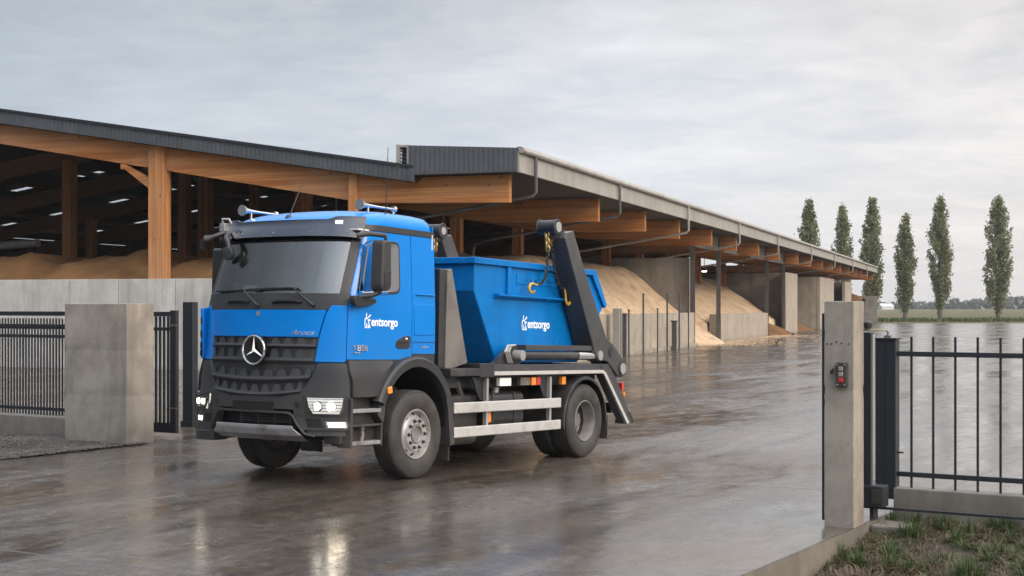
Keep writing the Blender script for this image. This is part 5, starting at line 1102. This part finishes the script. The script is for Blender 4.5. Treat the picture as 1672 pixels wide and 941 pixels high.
# --- wheels
def wheel(x, sg, rear=False):
    w = thing('wheel', None, None); w.parent = T; w.location = (x, 0, .538)
    Y = lambda v: sg * v
    def tyre(yc, nm='tyre'):
        Rr = .538; hw = .155; mb = MB(); prof = [(-.118, .30), (-.135, .318), (-.150, .36), (-.158, .42), (-.152, .475), (-.138, .512), (-.128, .524)]
        gr = [-.078, -.027, .027, .078]; tread = [(-.120, .532)]
        for g in gr: tread += [(g - .0065, .537), (g - .0055, .524), (g + .0055, .524), (g + .0065, .537)]
        tread += [(.120, .532)]; prof = prof + tread + [(-k, r_) for k, r_ in prof[::-1]]
        mb.lathe([(k, r_) for k, r_ in prof], (0, Y(yc), 0), 'y', 72)
        # shoulder blocks
        for k in range(60):
            t = 2 * math.pi * k / 60
            for s2 in (-1, 1):
                rot = Matrix.Rotation(-t, 3, 'Y'); mb2 = [Vector((a_, b_, c_)) for a_, b_, c_ in ((-.019, s2 * .116, .526), (.019, s2 * .116, .526), (.019, s2 * .141, .508), (-.019, s2 * .141, .508), (-.017, s2 * .118, .5345), (.017, s2 * .118, .5345), (.017, s2 * .1445, .514), (-.017, s2 * .1445, .514))]
                vv = [mb.bm.verts.new(rot @ p + Vector((0, Y(yc), 0))) for p in mb2]
                for f in ((4, 5, 6, 7), (0, 1, 5, 4), (1, 2, 6, 5), (2, 3, 7, 6), (3, 0, 4, 7)): mb.bm.faces.new([vv[i] for i in f])
        t_ = mb.build(nm, 'rubber', w, ang=28); return t_
    if not rear:
        yc = 1.085; tyre(yc)
        mb = MB(); mb.lathe([(Y(v), r_) for v, r_ in ((.95, .305), (1.21, .305), (1.222, .300), (1.222, .290), (1.20, .284), (1.15, .270), (1.135, .262), (1.15, .252), (1.185, .225), (1.205, .208), (1.222, .205), (1.222, .118), (1.20, .112))], (0, 0, 0), 'y', 64); rm = mb.build('rim', 'rim_paint', w, ang=40)
        for k in range(10):
            t = 2 * math.pi * (k + .5) / 10; c = Vector((math.cos(t) * .2405, Y(1.163), math.sin(t) * .2405)); d = Vector((math.cos(t) * .55, Y(.83), math.sin(t) * .55)).normalized(); mb = MB(); mb.tube([c - d * .006, c + d * .007], .024, 12); mb.build('hand_hole', 'hole_dark', rm)
        for k in range(10):
            t = 2 * math.pi * k / 10; c = Vector((math.cos(t) * .167, 0, math.sin(t) * .167)); mb = MB(); mb.tube([c + Vector((0, Y(1.222), 0)), c + Vector((0, Y(1.229), 0)), c + Vector((0, Y(1.230), 0)), c + Vector((0, Y(1.25), 0)), c + Vector((0, Y(1.258), 0))], [.024, .024, .018, .017, .009], 8)
            mb.build('wheel_nut', 'steel_black', rm)
        mb = MB(); mb.lathe([(Y(v), r_) for v, r_ in ((1.19, .113), (1.235, .111), (1.238, .098), (1.215, .086), (1.215, .03), (1.22, .0))], (0, 0, 0), 'y', 40); mb.build('hub', 'rim_dusty', w, ang=35)
    else:
        tyre(1.08); tyre(.735)
        mb = MB(); mb.lathe([(Y(v), r_) for v, r_ in ((.95, .305), (1.205, .305), (1.217, .300), (1.217, .289), (1.19, .282), (1.12, .268), (1.06, .262), (1.05, .258))], (0, 0, 0), 'y', 64); rm = mb.build('rim', 'rim_dusty', w, ang=40)
        mb = MB(); mb.lathe([(Y(v), r_) for v, r_ in ((1.05, .2585), (1.0, .252), (.985, .235), (.965, .20), (.965, .1))], (0, 0, 0), 'y', 64); mb.build('wheel_disc', 'steel_arm', rm, ang=40)
        for k in range(10):
            t = 2 * math.pi * (k + .5) / 10; c = Vector((math.cos(t) * .205, Y(.971), math.sin(t) * .205)); mb = MB(); mb.cyl(c, c + Vector((0, Y(.003), 0)), .022, 12); mb.build('hand_hole', 'hole_dark', rm)
        for k in range(10):
            t = 2 * math.pi * k / 10; c = Vector((math.cos(t) * .16, 0, math.sin(t) * .16)); mb = MB(); mb.tube([c + Vector((0, Y(.966), 0)), c + Vector((0, Y(.995), 0))], [.018, .016], 6)
            mb.build('wheel_nut', 'steel_grey', rm)
        mb = MB(); mb.lathe([(Y(v), r_) for v, r_ in ((.96, .132), (1.05, .128), (1.075, .115), (1.08, .0))], (0, 0, 0), 'y', 32)
        for k in range(8): t = 2 * math.pi * k / 8; mb.cyl((math.cos(t) * .095, Y(1.078), math.sin(t) * .095), (math.cos(t) * .095, Y(1.088), math.sin(t) * .095), .012, 6)
        mb.build('hub', 'steel_grey', w, ang=35)
for sg in (1, -1): wheel(0, sg); wheel(-4.3, sg, True)
mb = MB(); mb.tube([(0, -1.0, .52), (0, -.5, .46), (0, .5, .46), (0, 1.0, .52)], .07, 10); mb.build('front_axle', 'steel_black', T)
mb = MB(); mb.tube([(-4.3, -1.0, .54), (-4.3, -.28, .54), (-4.3, -.22, .54), (-4.3, .22, .54), (-4.3, .28, .54), (-4.3, 1.0, .54)], [.08, .1, .22, .22, .1, .08], 16); mb.cyl((-4.1, 0, .56), (-.6, 0, .75), .05, 12); mb.build('rear_axle', 'steel_black', T)
# --- chassis, deck
mb = MB()
for y in (-.40, .40): mb.box((-5.55, y - .04, .78), (1.25, y + .04, 1.07))
for x in (-5.3, -3.6, -2.4, -1.2, .8): mb.box((x - .05, -.36, .82), (x + .05, .36, 1.03))
mb.build('chassis_rail', 'steel_black', T, smooth=False)
mb = MB(); mb.box((-5.0, -1.10, 1.235), (-1.40, 1.10, 1.375)); mb.box((-5.0, -1.0, 1.07), (-.7, 1.0, 1.23)); mb.box((-1.42, -1.225, 1.23), (-.72, 1.225, 1.33)); mb.box((-1.75, 1.0, 1.21), (-1.40, 1.23, 1.395)); mb.build('deck', 'steel_black', T, smooth=False, bevel=.008)
for sg in (1, -1):
    ys_ = sorted((sg * 1.08, sg * 1.205)); mb = MB(); mb.box((-4.80, ys_[0], 1.23), (-1.76, ys_[1], 1.375)); mb.prism([(-4.80, 1.375), (-5.05, 1.375), (-5.30, 1.16), (-5.90, .475), (-5.90, .44), (-5.62, .44), (-4.86, 1.22)], 'y', *ys_); sr = mb.build('side_rail', 'steel_arm', T, smooth=False, bevel=.006)
    ya = sorted((sg * 1.206, sg * 1.228)); mb = MB(); mb.prism([(-1.76, 1.285), (-4.83, 1.285), (-4.93, 1.245), (-5.74, .45), (-5.66, .44), (-4.86, 1.228), (-4.80, 1.235), (-1.76, 1.235)], 'y', *ya); mb.build('edge_strip', 'aluminium', sr, smooth=False, bevel=.003)
    mb = MB(); mb.box((-5.93, min(sg * .95, sg * 1.2), .44), (-5.78, max(sg * .95, sg * 1.2), .50)); mb.prism([(-5.72, .62), (-5.80, .62), (-5.93, .46), (-5.90, .44)], 'y', *sorted((sg * 1.10, sg * 1.21))); mb.build('rear_foot', 'steel_black', sr, smooth=False)
    mb = MB(); mb.box((-5.60, min(sg * .95, sg * 1.11), .95), (-5.66, max(sg * .95, sg * 1.16), 1.08)); mb.build('tail_light', 'red_lens', T, smooth=False, bevel=.008)
    mb = MB(); mb.box((-5.72, min(sg * 1.0, sg * 1.13), .87), (-5.76, max(sg * 1.0, sg * 1.13), .93)); mb.build('tail_light', 'amber', T, smooth=False, bevel=.006)
    # rear wing
    mb = MB(); P = []
    for k in range(23):
        t = R(-8 + 190 * k / 22); P.append([(-4.285 + .66 * math.cos(t), sg * y, .56 + .645 * math.sin(t) + o) for y, o in ((.55, 0), (1.20, 0), (1.235, -.012), (1.24, -.03))])
    Q = [[(-4.285 + (x + 4.285) * .955, y * .999, .56 + (z - .56) * .955) for x, y, z in r] for r in P]; mb.shell(P, Q); mb.build('rear_wing', 'black_plastic', T, ang=30)
    mb = MB(); mb.box((-5.02, min(sg * .55, sg * 1.22), .24), (-5.0, max(sg * .55, sg * 1.22), .60)); mb.build('mudflap', 'rubber', T, smooth=False)
    # side guard
    for z0, z1 in ((.757, .895), (.448, .582)):
        mb = MB(); mb.box((-3.575, min(sg * 1.185, sg * 1.222), z0), (-.83, max(sg * 1.185, sg * 1.222), z1)); mb.build('side_guard', 'aluminium', T, smooth=False, bevel=.012)
    for x in (-1.66, -3.33):
        mb = MB(); mb.box((x - .025, min(sg * 1.13, sg * 1.184), .46), (x + .025, max(sg * 1.13, sg * 1.184), 1.20)); mb.build('guard_post', 'galv', T, smooth=False)
        mb = MB(); mb.prism([(x + .30, 1.22), (x - .02, 1.22), (x - .02, .90), (x + .10, .92)], 'y', *sorted((sg * 1.10, sg * 1.125))); mb.build('guard_bracket', 'steel_black', T, smooth=False)
# tanks and boxes under the deck
mb = MB(); mb.prism(rounded([(1.06, 1.0), (.52, 1.0), (.52, .54), (1.06, .54)], .10), 'x', -2.80, -1.78); tk = mb.build('fuel_tank', 'steel_black', T, bevel=.02)
for x in (-2.0, -2.55):
    mb = MB(); mb.prism(rounded([(1.07, 1.01), (.51, 1.01), (.51, .53), (1.07, .53)], .10), 'x', x - .025, x + .025); mb.build('tank_strap', 'grey_plastic', tk)
mb = MB(); mb.cyl((-2.2, .95, .98), (-2.2, .97, 1.07), .055, 16); mb.build('tank_cap', 'galv', tk)
mb = MB(); mb.prism(rounded([(1.05, .98), (.5, 1.05), (.5, .42), (1.05, .50)], .05), 'x', -1.62, -.88); mb.build('battery_box', 'black_plastic', T, bevel=.02)
mb = MB(); mb.tube([(-.98, .98, .99), (-.98, 1.02, 1.02)], .045, 12); mb.build('filler_cap', 'blue_paint', T)
mb = MB(); mb.tube([(-1.25, .95, 1.15), (-1.28, 1.0, .95), (-1.55, 1.0, .85)], .06, 10); mb.build('intake_hose', 'black_plastic', T)
for x in (-1.0, -2.1): 
    mb = MB(); mb.tube([(x, -.92, .75), (x - .05, -.92, .75), (x - .75, -.92, .75), (x - .8, -.92, .75)], [.1, .15, .15, .1], 16); mb.build('air_tank', 'steel_black', T)
mb = MB(); mb.box((-2.8, .5, .40), (-2.0, .95, .50)) if False else mb.cyl((-1.2, .75, .42), (-1.9, .75, .42), .12, 14); mb.build('silencer', 'steel_grey', T)
for x0, x1, m_ in ((-2.02, -2.31, 'white_vinyl'), (-2.56, -2.80, 'steel_grey'), (-2.86, -2.98, 'amber'), (-3.72, -3.83, 'amber'), (-3.0, -3.1, 'red_lens')):
    mb = MB(); mb.box((x1, 1.09, 1.085 if x0 > -3.1 else 1.08), (x0, 1.15, 1.195)); mb.build('small_box', m_, T, smooth=False, bevel=.006)
mb = MB(); mb.box((-1.85, 1.10, .61), (-1.74, 1.125, .74)); mb.build('reflector', 'amber', T, smooth=False)
# headboard and bracket behind the cab
mb = MB(); mb.box((-.86, -1.02, 1.33), (-.74, 1.02, 2.60)); mb.build('headboard', 'steel_black', T, smooth=False, bevel=.01)
for sg in (1, -1):
    mb = MB(); mb.prism([(-.90, 2.60), (-1.0, 2.61), (-1.40, 1.40), (-1.08, 1.33), (-.88, 1.33)], 'y', *sorted((sg * .86, sg * 1.03))); mb.build('headboard_stay', 'steel_grey', T, smooth=False, bevel=.008)
# --- lifting arms
def arm(sg):
    Yr = lambda a, b: sorted((sg * a, sg * b))
    up = [(-3.60, 3.19), (-3.66, 3.27), (-3.85, 3.315), (-4.22, 2.75), (-4.68, 2.12), (-4.95, 1.75), (-5.14, 1.68), (-5.53, 1.43), (-5.615, 1.33), (-5.58, 1.215), (-5.45, 1.165), (-5.30, 1.20), (-4.98, 1.41), (-4.62, 1.45), (-4.50, 1.66)]
    mb = MB(); mb.prism(up, 'y', *Yr(.91, 1.225)); am = mb.build('lifting_arm', 'steel_arm', T, smooth=False, bevel=.012)
    mb = MB(); mb.cyl((-3.53, sg * .86, 3.345), (-3.53, sg * 1.13, 3.345), .105, 28); mb.cyl((-3.53, sg * .84, 3.345), (-3.53, sg * .865, 3.345), .118, 28); mb.cyl((-3.53, sg * 1.12, 3.345), (-3.53, sg * 1.15, 3.345), .118, 28); mb.box((-3.78, min(sg * .93, sg * 1.12), 3.18), (-3.50, max(sg * .93, sg * 1.12), 3.32)); mb.build('arm_head', 'black_plastic', am, bevel=.006)
    mb = MB(); mb.cyl((-3.53, sg * 1.15, 3.345), (-3.53, sg * 1.165, 3.345), .075, 24); mb.cyl((-3.53, sg * .835, 3.345), (-3.53, sg * .84, 3.345), .06, 20); mb.build('head_pin', 'galv', am)
    for x, z, r_, m_ in ((-5.45, 1.30, .11, 'steel_black'), (-5.45, 1.30, .085, 'galv'), (-5.08, 1.56, .07, 'steel_black')):
        mb = MB(); o = 1.226 if m_ == 'steel_black' else 1.24; mb.cyl((x, sg * o, z), (x, sg * (o + .012), z), r_, 28); mb.build('pivot_disc', m_, am)
    mb = MB(); mb.cyl((-4.72, sg * 1.07, 1.50), (-4.72, sg * 1.245, 1.50), .075, 20); mb.build('rod_eye', 'galv', am)
    mb = MB(); mb.cyl((-4.70, sg * 1.15, 1.50), (-2.55, sg * 1.15, 1.50), .062, 20); cy = mb.build('arm_cylinder', 'steel_black', T)
    mb = MB(); mb.cyl((-4.66, sg * 1.15, 1.50), (-4.12, sg * 1.15, 1.50), .066, 20); mb.build('cylinder_rod', 'chrome', cy)
    mb = MB(); mb.cyl((-2.50, sg * 1.08, 1.50), (-2.50, sg * 1.215, 1.50), .072, 20); mb.build('cylinder_eye', 'galv', cy)
    mb = MB(); mb.box((-4.55, min(sg * 1.05, sg * 1.20), 1.572), (-2.60, max(sg * 1.05, sg * 1.20), 1.645)); mb.build('arm_guard', 'steel_arm', T, smooth=False, bevel=.006)
    mb = MB(); mb.prism([(-2.40, 1.62), (-2.60, 1.63), (-2.68, 1.376), (-1.95, 1.376), (-2.05, 1.42)], 'y', *Yr(1.0, 1.07)); mb.build('cylinder_bracket', 'steel_black', T, smooth=False)
    mb = MB()
    for k in range(3): mb.tube([(-2.30 - k * .05, sg * 1.10, 1.40), (-2.20 - k * .05, sg * 1.11, 1.55), (-2.26 - k * .05, sg * 1.11, 1.63), (-2.45, sg * 1.12, 1.64)], .014, 6)
    mb.build('hydraulic_hose', 'galv', T)
arm(1); arm(-1)
mb = MB(); mb.box((-5.4, -1.0, 1.20), (-5.2, 1.0, 1.36)); mb.box((-5.75, -.95, .60), (-5.65, .95, .76)); mb.build('rear_crossbeam', 'steel_black', T, smooth=False)
mb = MB()
for y in (.55, .62, .70): mb.tube([(-1.1, y, 1.4), (-1.15, y, 1.75), (-1.2, y + .05, 1.9), (-1.45, y + .1, 1.45)], .014, 6)
mb.box((-1.5, .6, 1.376), (-1.25, .8, 1.46)); mb.build('valve_hose', 'black_plastic', T)

# ------------------------------------------------------------------ skip on the deck
def tp(x, y, z): return TM @ Vector((x, y, z))
SM = TM.copy(); SO = Vector((-3.5, 0, 1.378)); SM.translation = TM @ SO
skip = thing('skip_container', 'blue open topped steel skip with white lettering riding on the truck deck', 'skip', matrix=SM)
K = skip
prof_ = [(-1.76, 2.80), (-1.765, 2.37), (-2.36, 1.40), (-4.66, 1.40), (-5.50, 2.29), (-5.14, 2.80)]
L_ = lambda pts: [(x - SO.x, z - SO.z) for x, z in pts]
SW = .87
q = L_(prof_)
for sg in (1, -1):
    mb = MB(); mb.prism(q, 'y', *sorted((sg * (SW - .008), sg * SW))); sw_ = mb.build('side_wall', 'skip_blue', K, smooth=False)
    if sg > 0: near = sw_
    mb = MB(); xs0, xs1 = q[0][0], q[5][0]; zt = q[0][1]
    mb.box((xs1, min(sg * SW, sg * (SW + .055)), zt - .075), (xs0, max(sg * SW, sg * (SW + .055)), zt + .012)); mb.build('top_rail', 'skip_blue', sw_, smooth=False, bevel=.01)
    for x in (-.97 + .12, -1.9 - .35 + .2): 
        pass
    X = lambda v: v - SO.x; Zz = lambda v: v - SO.z
    for x in (-2.62, -4.30):
        mb = MB(); mb.box((X(x) - .05, min(sg * SW, sg * (SW + .04)), Zz(2.345)), (X(x) + .05, max(sg * SW, sg * (SW + .04)), zt - .0752)); mb.build('rib', 'skip_blue', sw_, smooth=False, bevel=.006)
    mb = MB(); mb.prism([(sg * SW, Zz(2.345)), (sg * (SW + .10), Zz(2.335)), (sg * (SW + .10), Zz(2.31)), (sg * SW, Zz(2.27))], 'x', X(-4.62), X(-2.26)); mb.build('ledge', 'skip_blue', sw_, smooth=False, bevel=.006)
    mb = MB(); mb.box((X(-4.24), min(sg * SW, sg * (SW + .012)), Zz(2.50)), (X(-2.85), max(sg * SW, sg * (SW + .012)), Zz(2.635))); mb.build('hole_plate', 'skip_blue', sw_, smooth=False, bevel=.004)
    mb = MB()
    for x in (-3.10, -3.24, -3.36, -3.55, -3.70, -3.80, -3.9, -4.02): mb.cyl((X(x), sg * (SW + .011), Zz(2.562)), (X(x), sg * (SW + .0145), Zz(2.562)), .017, 10)
    mb.build('plate_hole', 'hole_dark', sw_)
    # rear flange
    mb = MB(); mb.prism(L_([(-5.03, 2.72), (-5.14, 2.805), (-5.515, 2.29), (-5.46, 2.24), (-5.40, 2.29)]), 'y', *sorted((sg * SW, sg * (SW + .05)))); mb.build('rear_flange', 'skip_blue', sw_, smooth=False, bevel=.006)
mb = MB()
for a, b in ((0, 1), (1, 2), (2, 3), (3, 4), (4, 5)):
    (x0, z0), (x1, z1) = q[a], q[b]; d = Vector((x1 - x0, z1 - z0)).normalized(); n_ = Vector((-d.y, d.x)) * .008
    if a == 0: n_ = Vector((-.008, 0))
    pts = [(x0, z0), (x1, z1), (x1 + n_.x, z1 + n_.y), (x0 + n_.x, z0 + n_.y)]; mb.prism(pts, 'y', -SW + .009, SW - .009)
mb.build('end_walls', 'skip_blue', K, smooth=False)
mb = MB(); mb.box((q[0][0], -SW - .05, zt - .075), (q[0][0] + .055, SW + .05, zt + .012)); mb.build('front_rail', 'skip_blue', K, smooth=False, bevel=.01)
mb = MB(); mb.box((q[5][0] - .04, -SW, zt - .06), (q[5][0] + .02, SW, zt + .01)); mb.build('rear_rail', 'skip_blue', K, smooth=False, bevel=.01)
for y in (-.45, .45):
    mb = MB(); mb.box((q[2][0] - 2.2, y - .05, -.012 + .0), (q[2][0] - .1, y + .05, .021)); mb.build('skid', 'skip_blue', K, smooth=False)
logo(near, -3.025 - SO.x, 1.852 - SO.z, SW + .001, 1.20)

# ------------------------------------------------------------------ lifting chains
def chain(name, label, pts, hook, rings=0, group='lifting chains on the arm heads'):
    o = Vector(pts[0]); m_ = TM.copy(); m_.translation = TM @ o; t = thing(name, label, 'chain', matrix=m_, group=group)
    P = [Vector(p) - o for p in pts]; cum = [0]
    for a, b in zip(P, P[1:]): cum.append(cum[-1] + (b - a).length)
    def at(s):
        for i in range(len(P) - 1):
            if s <= cum[i + 1] or i == len(P) - 2: k = (s - cum[i]) / (cum[i + 1] - cum[i]); return P[i].lerp(P[i + 1], k), (P[i + 1] - P[i]).normalized()
    pitch = .052; n = int(cum[-1] / pitch); mbs = {0: MB(), 1: MB()}
    for k in range(n):
        c, d = at((k + .5) * pitch); side_ = Vector((0, 1, 0)); side_ = (side_ - d * side_.dot(d)).normalized(); w = side_ if k % 2 == 0 else d.cross(side_); ring = []
        big = 1.5 if k < rings else 1.0
        for i in range(13): a = 2 * math.pi * i / 12; ring.append(c + d * (.040 * big ** .5 * math.cos(a)) + w * (.022 * big * math.sin(a)))
        mbs[1 if k < rings else 0].tube(ring, .0085 * big, 6, False)
    mbs[0].build('links', 'chain_steel', t)
    if rings: mbs[1].build('top_links', 'gold_steel', t)
    else: mbs[1].bm.free()
    if hook:
        c = P[-1]; hd_ = Vector(hook); mb = MB(); nrm = Vector((0, 1, 0)); w = hd_.cross(nrm).normalized(); pth = [c, c + hd_ * .05]
        for a in np.linspace(90, -150, 13): pth.append(c + hd_ * (.16 + .088 * math.cos(R(a))) + w * (.066 * math.sin(R(a)) - .045))
        mb.tube(pth, [.011, .012] + [.0155 - .008 * max(0, (i - 8) / 4) + .005 * math.sin(i / 12 * math.pi) for i in range(13)], 10); mb.build('hook', 'yellow_paint', t)
    return t
chain('lifting_chain', 'chain with a large yellow hook lying open against the blue skip side', [(-3.47, 1.0, 3.27), (-3.50, 1.0, 3.02), (-3.47, 1.01, 2.80), (-3.42, 1.02, 2.64), (-3.33, 1.02, 2.54), (-3.20, 1.02, 2.50)], (.96, 0, -.05), 5)
chain('lifting_chain', 'chain hanging beside the near black arm with its hook half hidden', [(-3.60, 1.0, 3.22), (-3.66, 1.0, 2.90), (-3.70, 1.01, 2.70), (-3.76, 1.02, 2.56), (-3.88, 1.02, 2.49), (-3.98, 1.02, 2.47)], (-.35, 0, -.94), 2)
chain('lifting_chain', 'chain hanging from the far arm just behind the blue cab', [(-3.50, -.97, 3.26), (-3.52, -.97, 2.9), (-3.56, -.96, 2.5), (-3.62, -.96, 2.2), (-3.66, -.96, 2.05)], None, 4)
